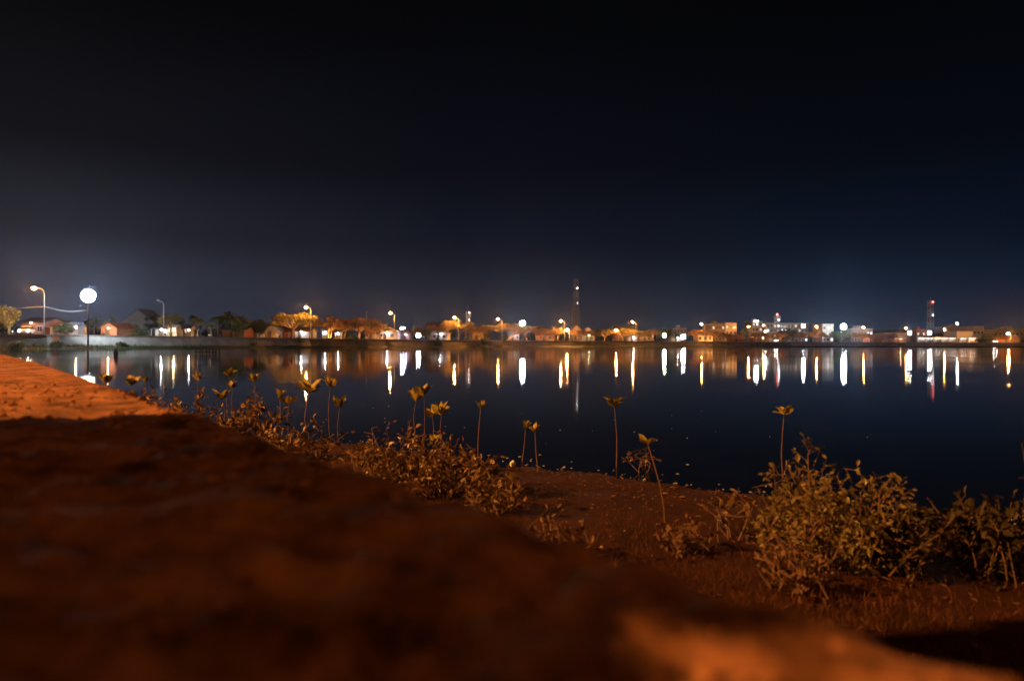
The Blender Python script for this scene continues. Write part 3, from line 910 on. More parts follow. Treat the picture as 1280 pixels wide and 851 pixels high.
LO, LY, LR, LD, LG, LGR = M['leaf_olive'], M['leaf_yellow'], M['leaf_rust'], M['leaf_dark'], M['leaf_green'], M['leaf_grey']
TREES = [
    ('umbrella', 430, 400.5, 34, 8, LR, 'rusty flat crowned tree squeezed between two wider orange rain trees'),
    ('umbrella', 475, 403, 26, 7, LO, 'small golden tree in front of the brightest white fronted house'),
    ('round', 300, 400, 24, 9, LG, 'green roadside tree in front of the long low pinkish house'),
    ('round', 324, 403, 22, 8, LD, 'dark roadside tree covering the little white house with the clay roof'),
    ('umbrella', 548, 404.5, 26, 8, LR, 'rusty flat tree in front of the white gabled house'),
    ('umbrella', 611, 405.5, 26, 8, LO, 'golden flat tree rising behind the two round dark bushes'),
    ('umbrella', 682, 410, 26, 7, LR, 'rusty flat tree in front of the plain orange barn'),
    ('umbrella', 722, 411.5, 24, 7, LR, 'rusty flat tree before the gabled house at the tall tower foot'),
    ('umbrella', 738, 413, 22, 8, LO, 'small golden tree in front of the pale house with the green roof'),
    ('umbrella', 798, 412, 24, 8, LO, 'golden flat tree over the house with the sagging zinc roof'),
    ('round', 844, 413.5, 16, 8, LD, 'small dark tree left of the low white floodlight'),
    ('umbrella', 950, 415, 22, 7, LR, 'rusty flat tree over the bright orange sloping roofed house'),
    ('round', 80, 404, 30, 9, LD, 'dark tree over the small shed left of the tall floodlight'),
    ('umbrella', 1110, 416.5, 22, 8, LR, 'rusty flat tree left of the warm lit open shop'),
    ('round', 11, 380, 38, 11, LY, 'round golden tree at the left edge, beside the salmon house'),
    ('round', 118, 394, 26, 26, LGR, 'pale grey green tree directly under the tall floodlight'),
    ('round', 139, 393, 24, 24, LGR, 'pale grey green tree rising behind the small salmon house'),
    ('bush', 171, 404, 30, 20, LG, 'large round green bush in front of the blue roofed hall'),
    ('bush', 165, 414.5, 16, 12, LY, 'low yellow bush at the roadside by the salmon house'),
    ('round', 192, 390, 26, 40, LD, 'dark tree behind the blue roofed hall and unlit street lamp'),
    ('umbrella', 213, 392, 28, 11, LY, 'bright yellow green tree right behind the unlit street lamp'),
    ('round', 229, 398, 20, 22, LD, 'dark rounded tree between the yellow tree and the palms'),
    ('palm', 241.5, 389, 17, 32, LD, 'slim dark palm rising above the yellow palm'),
    ('palm', 247, 394, 24, 13, LY, 'tallest yellow palm of the roadside pair'),
    ('palm', 264, 402.5, 20, 12, LY, 'shorter yellow palm right of the tallest yellow palm'),
    ('palm', 272, 390, 28, 20, LG, 'spreading green palm at the left of the dark palm clump'),
    ('round', 289, 385.5, 40, 30, LD, 'biggest dark dome of foliage in the palm clump'),
    ('palm', 291, 391, 26, 17, LG, 'drooping palm in front of the biggest dark dome'),
    ('palm', 306, 395, 26, 19, LD, 'dark palm at the right of the dark palm clump'),
    ('round', 325, 398, 30, 32, LD, 'dark tree above the little white house with the clay roof'),
    ('round', 345, 399, 30, 36, LD, 'dark tree behind the grey and the dark red houses'),
    ('umbrella', 367, 391, 62, 8, LY, 'large yellow flat crowned rain tree under a street lamp'),
    ('umbrella', 412, 395.5, 46, 9, LR, 'orange flat crowned rain tree with a clear forked trunk, right of a street lamp'),
    ('umbrella', 449, 397.5, 60, 12, LR, 'widest orange flat crowned tree, behind the green bush'),
    ('round', 430, 401, 30, 34, LD, 'dark tree filling in behind two orange rain trees'),
    ('bush', 440, 413, 20, 1.2, LG, 'green bush leaning over the embankment wall'),
    ('bush', 372, 417, 16, 1.1, LG, 'green bush on the wall below the white fronted house with the clay roof'),
    ('round', 523, 406, 26, 18, LO, 'olive tree above the low white floodlight, beside the conical tree'),
    ('cone', 517, 396.5, 11, 30, LD, 'dark conical tree right of the small white floodlight'),
    ('round', 534, 409, 14, 12, LG, 'small green tree left of the white gabled house'),
    ('umbrella', 571, 400, 42, 8, LO, 'golden flat crowned tree below the striped aerial'),
    ('bush', 549, 415, 9, 1.3, LD, 'small dark bush before the white gabled house'),
    ('umbrella', 599, 408, 26, 16, LR, 'low rusty tree between the striped aerial and a dark bush'),
    ('bush', 611, 410, 17, 3.5, LD, 'left one of the two round dark bushes on the road edge'),
    ('bush', 626.5, 411.5, 16, 3.5, LD, 'right one of the two round dark bushes on the road edge'),
    ('umbrella', 633, 403.5, 42, 9, LO, 'golden flat crowned tree left of the middle floodlight'),
    ('umbrella', 659, 406.5, 32, 6, LR, 'thin flat tree with bare branches right of the middle floodlight'),
    ('round', 638, 400, 14, 44, LD, 'dark crown peeping above the golden flat tree by the middle floodlight'),
    ('round', 677, 404.5, 22, 40, LD, 'dark rounded tree behind the plain orange barn'),
    ('round', 693, 407, 22, 36, LD, 'dark tree left of the close pair of street lamps'),
    ('umbrella', 697, 408.5, 16, 7, LO, 'small sparse tree below the higher lamp of the pair'),
    ('round', 744, 408, 20, 44, LD, 'dark tree behind the pale house with the green roof'),
    ('round', 759, 406.5, 20, 46, LD, 'dark tree left of the long dark roof'),
    ('umbrella', 755, 411.5, 26, 10, LO, 'orange lit tree left of the short street lamp'),
    ('umbrella', 778, 411, 36, 9, LO, 'broad golden tree in front of the long dark roof'),
    ('umbrella', 816, 410.5, 20, 10, LR, 'upright rusty tree between the zinc roofed house and the greenish floodlight'),
    ('round', 832, 410, 26, 40, LG, 'green tree behind the low greenish floodlight'),
    ('umbrella', 868, 412, 18, 10, LR, 'rusty tree left of the white box house'),
    ('umbrella', 888, 412.5, 20, 9, LR, 'rusty tree right of the white box house, under a street lamp'),
    ('umbrella', 906, 415, 16, 12, LR, 'small bare rusty tree before the whitewashed end block'),
    ('round', 929, 410, 20, 40, LD, 'dark tree between the whitewashed end block and the hotel'),
    ('round', 985, 411, 40, 40, LD, 'dark mass of a tree below the long pale hotel'),
    ('umbrella', 976, 415.5, 20, 10, LR, 'rusty flat tree right of the slim white lantern'),
    ('umbrella', 1000, 416.5, 16, 12, LR, 'rusty flat tree below the right end of the pale hotel'),
    ('umbrella', 1019, 414.5, 27, 9, LO, 'golden flat tree left of the big white floodlight'),
    ('umbrella', 1078, 416, 25, 8, LO, 'golden mushroom shaped tree right of the big white floodlight'),
    ('round', 1050, 413, 30, 36, LD, 'dark tree directly beneath the big white floodlight'),
    ('round', 1098, 417, 24, 20, LR, 'rusty rounded tree left of the warm lit shop'),
    ('round', 1172, 416, 20, 40, LD, 'dark tree behind the row of lit market stalls'),
    ('round', 1236, 417, 26, 26, LD, 'dark tree left of the brightest orange street lamp'),
    ('bush', 605, 420.5, 26, 0.9, LD, 'long dark bush hanging down the wall below the two round bushes'),
    ('bush', 545, 421.5, 24, 0.9, LD, 'dark bush on the bank below the white gabled house'),
    ('bush', 1125, 426, 16, 1.0, LG, 'green bush on the bank below the warm lit shop'),
    ('bush', 72, 424, 20, 0.6, LD, 'dark bush at the water by the orange banner'),
    ('bush', 20, 424, 22, 0.6, LG, 'green bush at the water below the golden tree'),
    ('bush', 152, 425, 14, 0.6, LG, 'small green bush at the water below the salmon house'),
    ('bush', 315, 424, 18, 0.6, LG, 'green bush at the water below the little white house'),
]
for a in TREES:
    bz = None
    if a[0] == 'bush' and a[4] < 1.5:
        a = a[:4] + (a[4] - 0.9,) + a[5:]
    if a[0] == 'bush' and a[4] <= 0.1:
        bz = 0.35
    elif a[0] == 'bush' and a[4] < 0.6:
        bz = 0.7
    lean = {413: 0.1, 633: 0.55, 659: -0.2, 571: 0.25}.get(a[1], random.uniform(-0.15, 0.15))
    tree(*a, lean=lean, base_z=bz)

# the tree line behind the town reads as one mass
tl = MB()
cen, rad = [], []
for k in range(420):
    px = random.uniform(-120, 1420)
    D = depth_at(px) + random.uniform(50, 110)
    hmax = 1.0 + 3.0 * (0.5 + 0.5 * noise.noise((px * 0.02, 1.7, 0))) + (2.0 if px < 700 else 0)
    cen.append((xat(px, D), D, ZG + random.uniform(0.2, 1) * hmax))
    rad.append(random.uniform(1.4, 2.8))
leaf_cloud(cen, rad, 15000, 0.55, 0.8).build('far_woods', LD)
tag(bpy.data.objects['far_woods'], 'dark belt of trees behind the far shore houses', 'woods', kind='stuff')


# ------------------------------------------------------------------ stalls, cars, small things of the far shore
def make_stall():
    t = thing('market_stall', 'stall', 'stall', (0, 0, 0), 0, 'lit market stalls of the right shore')
    for sx in (-1, 1):
        for y in (0.1, 2.4):
            MB().tube([(sx * 1.7, y, 0), (sx * 1.7, y, 2.35 + 0.16 * y)], 0.045, 5).build('post', M['galv'], t)
    MB().prism([(-0.5, 2.25), (2.8, 2.8), (2.8, 2.86), (-0.5, 2.31)], 'x', -1.95, 1.95).build('awning', M['awning'], t)
    c = MB().box(-1.5, 1.5, 0.3, 0.95, 0.0, 0.9).build('counter', M['whitepaint'], t)
    MB().box(-1.6, 1.6, 0.22, 1.02, 0.903, 0.96).build('counter_top', M['wood'], c)
    MB().box(-1.65, 1.65, 2.5, 2.56, 0, 2.3).build('back_panel', M['whitecloth'], t)
    for sx in (-0.8, 0.8):
        MB().tube([(sx - 0.5, 1.2, 2.3), (sx + 0.5, 1.2, 2.3)], 0.06, 6).build('tube_light', M['tube_cool'], t)
    return t


stall0 = make_stall()
SPOTS = [(1154, 'lit market stall right below the floodlight at the lattice tower foot, first of the row'),
         (1164, 'second lit market stall from the left of the row'),
         (1174, 'third lit market stall from the left, before the dark tree'),
         (1184, 'fourth lit market stall from the left, under a street lamp'),
         (1193, 'fifth lit market stall from the left, last before the gap'),
         (1207, 'lit market stall standing alone right of the row, below the white store'),
         (1218, 'lit market stall at the right end, below the white square ended building')]
for k, (px, lab) in enumerate(SPOTS):
    D = depth_at(px) + 11.5
    if k == 0:
        stall0.location = (xat(px, D), D, ZG)
        stall0['label'] = lab
    else:
        copy_thing(stall0, (xat(px, D), D, ZG), random.uniform(-0.1, 0.1), lab)


def make_car(paint):
    t = thing('parked_car', 'car', 'car', (0, 0, 0), 0, 'cars on the far shore road')
    MB().prism([(-2.1, 0.35), (2.1, 0.35), (2.15, 0.75), (1.9, 0.92), (1.05, 1.0), (-1.7, 1.02), (-2.12, 0.9)], 'y', -0.85, 0.85).build('body', paint, t)
    cb = MB().prism([(-1.55, 1.005), (1.0, 1.003), (0.35, 1.45), (-1.1, 1.48)], 'y', -0.74, 0.74).build('cabin', M['glass'], t)
    MB().prism([(-1.1, 1.483), (0.35, 1.453), (0.30, 1.50), (-1.05, 1.53)], 'y', -0.72, 0.72).build('roof', paint, cb)
    for x in (-1.3, 1.3):
        for y in (-0.86, 0.86):
            wmb = MB().tube([(x, y - 0.1, 0.33), (x, y + 0.1, 0.33)], 0.33, 14)
            o = wmb.build('wheel', M['tyre'], t)
            MB().tube([(x, y - 0.115, 0.33), (x, y + 0.115, 0.33)], 0.18, 10).build('rim', M['galv'], o)
    for y in (-0.6, 0.6):
        MB().ball((2.16, y, 0.72), 0.12, 8, 5, 0.5, 1, 0.8).build('headlight', M['headlight'], t)
    return t


D = depth_at(33) + 4
c1 = make_car(M['whitepaint'])
c1.location, c1.rotation_euler = (xat(33, D), D, ZG + 0.0), (0, 0, math.radians(-65))
c1['label'] = 'white car with its headlights on, driving the road before the salmon house'
D = depth_at(1243) + 4
c2 = copy_thing(c1, (xat(1243, D), D, ZG + 0.0), math.radians(-115), 'white car with its headlights on, at the far right end of the road')
D = depth_at(967) + 9.5
c3 = copy_thing(c1, (xat(967, D), D, ZG + 0.0), math.radians(-80), 'white car with its headlights on, right of the orange house below the hotel')

# white kiosk on the pavement, booth, banner
def kiosk(px, wpx, h, doff, label, wallm, roofm, lamp):
    D = depth_at(px) + doff
    wd = wpx / FPX * D
    t = thing('kiosk', label, 'kiosk', (xat(px, D), D, ZG + 0.0), 0, 'kiosks on the far shore')
    kb = MB()
    kb.box(-wd / 2, wd / 2, 0, 1.6, 0, 1.0)
    kb.box(-wd / 2, -wd / 2 + 0.2, 0, 1.6, 1.003, h)
    kb.box(wd / 2 - 0.2, wd / 2, 0, 1.6, 1.003, h)
    kb.box(-wd / 2 + 0.203, wd / 2 - 0.203, 1.4, 1.6, 1.003, h)
    kb.build('wall', wallm, t)
    MB().prism([(-0.6, h + 0.003), (2.0, h + 0.003), (0.8, h + 0.7)], 'x', -wd / 2 - 0.25, wd / 2 + 0.25).build('roof', roofm, t)
    MB().box(-wd / 2 + 0.1, wd / 2 - 0.1, -0.3, -0.003, 0.95, 1.05).build('counter', M['wood'], t)
    MB().ball((0, 0.7, h - 0.3), 0.12, 8, 5).build('lamp', M[lamp], t)


kiosk(215, 11, 2.0, 9.0, 'little white kiosk right of the unlit street lamp', M['whitepaint'], M['awning'], 'bulb_warm')
kiosk(405.5, 7, 2.1, 9.0, 'little white booth under the forked orange rain tree', M['whitepaint'], M['awning'], 'cool_small')
kiosk(92, 12, 2.0, 12.0, 'little grey kiosk with a blue roof directly beneath the tall floodlight', M['greyplaster'], M['bluezinc'], 'bulb_warm')
kiosk(234, 9, 1.9, 12.0, 'little brown kiosk left of the tallest yellow palm', M['wood'], CR, 'cool_small')
kiosk(422, 8, 1.9, 12.0, 'little blue roofed booth left of the green bush on the wall', M['greyplaster'], M['bluezinc'], 'cool_small')

ia, ib = [q for q in zip(SH, SH[1:]) if q[0].x / q[0].y < (72 - 640) / FPX <= q[1].x / q[1].y][0]
tq = (ib - ia).normalized()
nq = Vector((-tq.y, tq.x, 0))
D = depth_at(72)
t = thing('cloth_banner', 'orange cloth banner hanging down the pale embankment wall at the left', 'banner', Vector((xat(72, D), D, 0.42)) + nq * 0.02)
t.rotation_euler = (-math.atan2(0.92, ZG - 0.42), 0, math.atan2(tq.y, tq.x))
bmb = MB()
for i in range(9):
    for j in range(9):
        u, v = i / 8, j / 8
        bmb.v.append((-0.5 + u, -0.09 - 0.05 * math.sin(u * 14 + v * 2), v * 1.75))
for i in range(8):
    for j in range(8):
        bmb.f.append((i * 9 + j, (i + 1) * 9 + j, (i + 1) * 9 + j + 1, i * 9 + j + 1))
bmb.build('cloth', M['orangecloth'], t, smooth=True)
MB().tube([(-0.6, -0.07, 1.77), (0.6, -0.07, 1.77)], 0.035, 6).build('rail', M['wood'], t)

# low lamps added to light the yellow tree, the palms and the left trees
for px, doff, lab in ((207, 6.5, 'added low uplight at the foot of the yellow tree'), (246, 7.5, 'added low uplight at the foot of the tallest yellow palm'), (262, 7.5, 'added low uplight at the foot of the shorter yellow palm'),
                      (15, 6.0, 'added low uplight at the foot of the golden tree on the left edge'), (130, 16.0, 'added low uplight beside the small salmon house')):
    D = depth_at(px) + doff
    t = thing('added_uplight', lab, 'lamp', (xat(px, D), D, ZG), 0, 'added low uplights of the far shore')
    MB().tube([(0, 0, 0), (0, 0, 0.5)], 0.05, 8).build('post', M['darkmetal'], t)
    MB().ball((0, 0, 0.6), 0.10, 8, 6).build('lamp_glass', emit('added_warm_bulb', (1.0, 0.80, 0.38), 2200), t)
    MB().box(-0.22, 0.22, -0.20, -0.17, 0.35, 0.80).build('shade', M['darkmetal'], t)
    MB().tube([(0, 0, 0.7), (0, 0, 0.74)], 0.13, 8).build('cap', M['darkmetal'], t)

for px, doff, lab in ((421, 6.2, 'added orange uplight at the foot of the forked orange rain tree'), (445, 6.4, 'added orange uplight under the left of the widest orange tree'),
                      (461, 6.4, 'added orange uplight under the right of the widest orange tree'), (350, 6.4, 'added orange uplight under the left of the yellow rain tree'),
                      (583, 5.5, 'added orange uplight below the striped aerial'), (597, 6.5, 'added orange uplight under the low rusty tree'),
                      (641, 5.5, 'added orange uplight under the leaning golden tree'), (664, 5.5, 'added orange uplight under the bare branched tree'),
                      (757, 6.0, 'added orange uplight left of the short street lamp'), (783, 6.0, 'added orange uplight under the broad golden tree'),
                      (818, 6.0, 'added orange uplight under the upright rusty tree'), (866, 6.0, 'added orange uplight left of the white box house'),
                      (893, 6.0, 'added orange uplight right of the white box house'), (978, 6.0, 'added orange uplight below the hotel water tower'),
                      (1016, 6.0, 'added orange uplight under the golden flat tree by the white block'), (1074, 5.5, 'added orange uplight under the mushroom shaped tree')):  # orange lamps added under the trees to light their crowns
    D = depth_at(px) + doff
    t = thing('added_uplight', lab, 'lamp', (xat(px, D), D, ZG), 0, 'added low uplights of the far shore')
    MB().tube([(0, 0, 0), (0, 0, 0.5)], 0.05, 8).build('post', M['darkmetal'], t)
    MB().ball((0, 0, 0.6), 0.09, 8, 6).build('lamp_glass', emit('added_orange_bulb', (1.0, 0.34, 0.06), 7500), t)
    MB().box(-0.22, 0.22, -0.16, -0.13, 0.35, 0.80).build('shade', M['darkmetal'], t)

# cable between the poles on the left
t = thing('power_cable', 'thin sagging power cable strung from the nearest street lamp pole', 'cable', (xat(55, depth_at(55) + 2.6), depth_at(55) + 2.6, zat(55, 383, depth_at(55) + 2.6)))
for (ax, px1, y1, dd) in ((0, 108, 387.5, 6.0), (0, -60, 380, 2.6)):
    D1 = depth_at(px1) + dd
    e = Vector((xat(px1, D1), D1, zat(px1, y1, D1))) - t.location
    pts = [tuple(e * (k / 10) + Vector((0, 0.0, -0.5 * math.sin(math.pi * k / 10)))) for k in range(11)]
    MB().tube(pts, 0.035, 5).build('cable', M['galv'], t)

# things standing in the lake
D = 62
t = thing('fishing_platform', 'dark wooden fishing platform on stilts in the lake, left', 'platform', (xat(260, D), D, 0), 0.1)
MB().box(-0.95, 0.95, -0.6, 0.6, 0.42, 0.50).build('deck', M['wood'], t)
for x in (-0.85, -0.3, 0.3, 0.85):
    for y in (-0.5, 0.5):
        MB().tube([(x, y, -0.4), (x + random.uniform(-.03, .03), y, 0.418)], 0.045, 6).build('leg', M['wood'], t)
MB().box(-0.97, 0.97, -0.66, -0.603, 0.12, 0.20).build('brace', M['wood'], t)
D = 50
t = thing('mooring_buoy', 'dark pear shaped buoy floating in the lake below the salmon house', 'buoy', (xat(145, D), D, 0), 0)
MB().tube([(0, 0, -0.2), (0, 0, 0.0), (0, 0, 0.18), (0, 0, 0.38), (0, 0, 0.52), (0, 0, 0.62)], [0.05, 0.13, 0.17, 0.14, 0.07, 0.03], 12).build('float', M['darkmetal'], t, smooth=True)
MB().tube([(0, 0, 0.62), (0.02, 0, 0.72)], 0.02, 6).build('ring', M['galv'], t)
D = 66
t = thing('floating_bottle', 'white plastic bottle floating in the lake below the big right floodlight', 'bottle', (xat(1053.5, D), D, 0.05), 0.3)
MB().tube([(-0.22, 0, 0), (0.12, 0, 0), (0.2, 0, 0), (0.28, 0, 0)], [0.11, 0.11, 0.04, 0.035], 10).build('body', M['whitepaint'], t)
MB().tube([(0.28, 0, 0), (0.33, 0, 0)], 0.045, 8).build('cap', M['redpaint'], t)
for px, off, h, lab in ((228, -1.2, 1.25, 'thin leaning stake in the water left of the fishing platform'), (292, -1.5, 1.0, 'thin upright stake in the water right of the fishing platform')):
    D = depth_at(px) + off
    t = thing('mooring_stake', lab, 'stake', (xat(px, D), D, -0.3), 0, 'stakes in the water on the left')
    MB().tube([(0, 0, 0), (0.06, 0, h + 0.3)], [0.06, 0.045], 6).build('post', M['wood'], t)
    MB().box(0.0, 0.12, -0.06, 0.06, h + 0.303, h + 0.36).build('cap', M['wood'], t)


# ------------------------------------------------------------------ the near shore: low wall, road side, beach
HW = 0.16                                    # camera above the top of the low wall
WT = CAMZ - HW


def wall_edge(y):
    """x of the lake side edge of the low wall at depth y"""
    base = 0.48 - 0.768 * y + 0.036 * math.exp(-(y / 0.7) ** 2)
    return base - 0.0036 * max(0, y - 2.0) ** 2.0


def near_wall_height(s, y):
    x = wall_edge(y) - s
    n = noise.fractal((x * 2.3, y * 2.3, 0.3), 0.9, 2.1, 4)
    n2 = noise.fractal((x * 9, y * 9, 5.1), 0.8, 2.1, 4)
    n3 = noise.noise((x * 0.9, y * 0.7, 9.0))
    n4 = noise.fractal((x * 22, y * 22, 2.2), 0.7, 2.1, 3)
    pit = noise.noise((x * 6.5, y * 6.5, 7.7))
    nf = 1.0 if y < 1.0 else max(0.45, 1.0 - (y - 1.0) * 0.9)
    z = WT + (0.007 * n + 0.009 * n2 + 0.004 * n3 + (0.015 if y < 0.6 else 0.008) * n4 - 0.045 * max(0, pit - 0.25)) * nf
    # an old crack across the mortar and the joints between cast lengths
    for yc, dep, wd in ((2.05, 0.012, 0.03), (3.4, 0.014, 0.04)):
        yy = y - s * 0.55 - yc + 0.05 * noise.noise((x * 4, y * 4, 2))
        z -= dep * math.exp(-(yy / wd) ** 2)
    cd = (y - 0.526 - 1.09 * (x - 0.086)) / 1.48 + 0.012 * noise.fractal((x * 14, y * 14, 6.0), 0.8, 2.1, 3)
    z -= 0.032 * math.exp(-(cd / 0.008) ** 2) * max(0.0, min(1.0, (0.62 - y) * 12))
    return z


def near_wall():
    ys = [-1.6 + 0.012 * k for k in range(330)]
    y = ys[-1]
    while y < 16:
        y += 0.02 + 0.012 * (y - 2)
        ys.append(y)
    ss = [0.0, 0.012, 0.03] + [0.045 + 0.012 * k for k in range(75)]
    s = ss[-1]
    while s < 3.2:
        s += 0.05
        ss.append(s)
    mb = MB()
    m = len(ss) + 2
    for y in ys:
        rag = 0.022 * min(1, max(0.25, y)) * noise.fractal((y * 3.5, 0.2, 1.0), 0.9, 2.0, 4)
        xe = wall_edge(y) + rag
        hz = [near_wall_height(s, y) for s in ss]
        mb.v.append((xe + 0.03, y, -0.35))
        mb.v.append((xe + 0.012, y, hz[0] - 0.10))
        for k, s in enumerate(ss):
            drop = 0.022 * math.exp(-s / 0.015) if s < 0.08 else 0
            mb.v.append((xe - s, y, hz[k] - drop))
    for i in range(len(ys) - 1):
        for j in range(m - 1):
            mb.f.append((i * m + j, i * m + j + 1, (i + 1) * m + j + 1, (i + 1) * m + j))
    return mb


def wall_material():
    m = bpy.data.materials.new('weathered_mortar')
    m.use_nodes = True
    n, l = m.node_tree.nodes, m.node_tree.links
    p = n['Principled BSDF']
    p.inputs['Roughness'].default_value = 0.9
    p.inputs['Specular IOR Level'].default_value = 0.2
    t = n.new('ShaderNodeTexCoord')
    a = n.new('ShaderNodeTexNoise')
    a.inputs['Scale'].default_value = 7.0
    a.inputs['Detail'].default_value = 8
    a.inputs['Roughness'].default_value = 0.68
    l.new(t.outputs['Object'], a.inputs['Vector'])
    r = n.new('ShaderNodeValToRGB')
    e = r.color_ramp.elements
    e[0].position, e[0].color = 0.36, (0.06, 0.025, 0.012, 1)
    e[1].position, e[1].color = 0.68, (0.46, 0.225, 0.120, 1)
    el = e.new(0.52)
    el.color = (0.28, 0.135, 0.072, 1)
    l.new(a.outputs['Fac'], r.inputs[0])
    l.new(r.outputs[0], p.inputs['Base Color'])
    b2 = n.new('ShaderNodeTexNoise')
    b2.inputs['Scale'].default_value = 60
    b2.inputs['Detail'].default_value = 6
    l.new(t.outputs['Object'], b2.inputs['Vector'])
    b = n.new('ShaderNodeBump')
    b.inputs['Strength'].default_value = 0.5
    b.inputs['Distance'].default_value = 0.006
    l.new(b2.outputs['Fac'], b.inputs['Height'])
    l.new(b.outputs[0], p.inputs['Normal'])
    return m


nw = near_wall().build('low_wall', wall_material(), smooth=True)
tag(nw, 'rough weathered low mortar wall the camera rests on, in the foreground', 'wall')

gr = MB()
for k in range(2600):
    y = 0.22 + 2.6 * random.random() ** 1.5
    sd = random.uniform(0.015, 0.9)
    x = wall_edge(y) - sd
    r = random.choice((0.0015, 0.002, 0.002, 0.003, 0.003, 0.0045, 0.007)) * (0.5 if y < 0.7 else 1)
    gr.ball((x, y, near_wall_height(sd, y) + r * 0.2), r, 6, 4, random.uniform(0.8, 1.6), random.uniform(0.8, 1.6), random.uniform(0.5, 0.9))
tag(gr.build('wall_grit', mat('wall_grit', (0.30, 0.145, 0.065), 0.8, 0.6, 40.0)), 'loose grit and crumbs of mortar lying on the low wall', 'grit', kind='stuff')

# shoreline of the near beach: y = 5.13 - 0.68 x ; s > 0 inland
def shore_s(x, y):
    return (5.13 - 0.68 * x - y) / 1.209 + 0.16 * noise.noise((x * 1.1, y * 1.1, 4)) + 0.06 * noise.noise((x * 4, y * 4, 1))


def beach_z(x, y):
    s = shore_s(x, y)
    z = 0.035 * s if s > 0 else 0.09 * s
    z = min(0.16, max(-0.8, z))
    return z + 0.012 * noise.fractal((x * 3, y * 3, 0), 0.9, 2.0, 4) * min(1, max(0.15, s + 0.3)) + 0.006 * noise.noise((x * 14, y * 14, 0))


def beach():
    mb = MB()
    nx, ny = 230, 210
    xs = [-13 + 23 * i / nx for i in range(nx + 1)]
    ys = [-4 + 19 * j / ny for j in range(ny + 1)]
    for x in xs:
        for y in ys:
            mb.v.append((x, y, beach_z(x, y)))
    for i in range(nx):
        for j in range(ny):
            mb.f.append((i * (ny + 1) + j, (i + 1) * (ny + 1) + j, (i + 1) * (ny + 1) + j + 1, i * (ny + 1) + j + 1))
    return mb


mud = mat('damp_mud', (0.040, 0.0155, 0.008), 0.75, 0.45, 2.6, bump=0.5, spec=0.12, detail=9)
tag(beach().build('beach', mud, smooth=True), kind='structure')
nr = MB()
nr.poly([(-60, -60, 0.45), (40, -60, 0.45), (40, -1.65, 0.45), (0.8, -1.65, 0.45), (-14.2, 16, 0.45), (-60, 62, 0.45)])
tag(nr.build('near_road', asphalt), kind='structure')


# ------------------------------------------------------------------ near plants
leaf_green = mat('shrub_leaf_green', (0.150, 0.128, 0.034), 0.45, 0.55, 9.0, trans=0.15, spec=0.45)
leaf_shade_paint = mat('shrub_leaf_shade_paint', (0.032, 0.026, 0.011), 0.6, 0.5, 9.0, trans=0.1, spec=0.3)  # darker copy of the shrub leaf, with shade put into the colour
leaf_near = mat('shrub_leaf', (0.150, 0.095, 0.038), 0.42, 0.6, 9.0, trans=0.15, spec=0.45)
leaf_seed = mat('seedling_leaf', (0.285, 0.245, 0.054), 0.42, 0.4, 14.0, trans=0.2, spec=0.45)
leaf_dry = mat('dry_leaf', (0.12, 0.068, 0.034), 0.6, 0.5, 9.0, trans=0.1)
stem_near = mat('shrub_stem', (0.12, 0.075, 0.045), 0.8, 0.3, 20.0)


def add_leaf(mb, p, d, up, L, W, fold=0.25, droop=0.2):
    d = d.normalized()
    s = d.cross(up)
    if s.length < 1e-4:
        s = d.orthogonal()
    s.normalize()
    n = s.cross(d).normalized()
    i = len(mb.v)
    q = [p, p + d * L * 0.38 - n * L * droop * 0.1, p + d * L * 0.75 - n * L * droop * 0.45, p + d * L - n * L * droop]
    for sg in (-1, 1):
        mb.v += [tuple(q[1] + s * sg * W * 0.5 + n * W * fold), tuple(q[2] + s * sg * W * 0.42 + n * W * fold)]
    mb.v += [tuple(x) for x in q]
    # left 0,1 right 2,3 mid 4..7
    mb.f += [(i + 4, i + 5, i), (i + 5, i + 6, i + 1, i), (i + 6, i + 7, i + 1), (i + 4, i + 2, i + 5), (i + 5, i + 2, i + 3, i + 6), (i + 6, i + 3, i + 7)]


def rv(a=1.0):
    return Vector((random.gauss(0, a), random.gauss(0, a), random.gauss(0, a)))


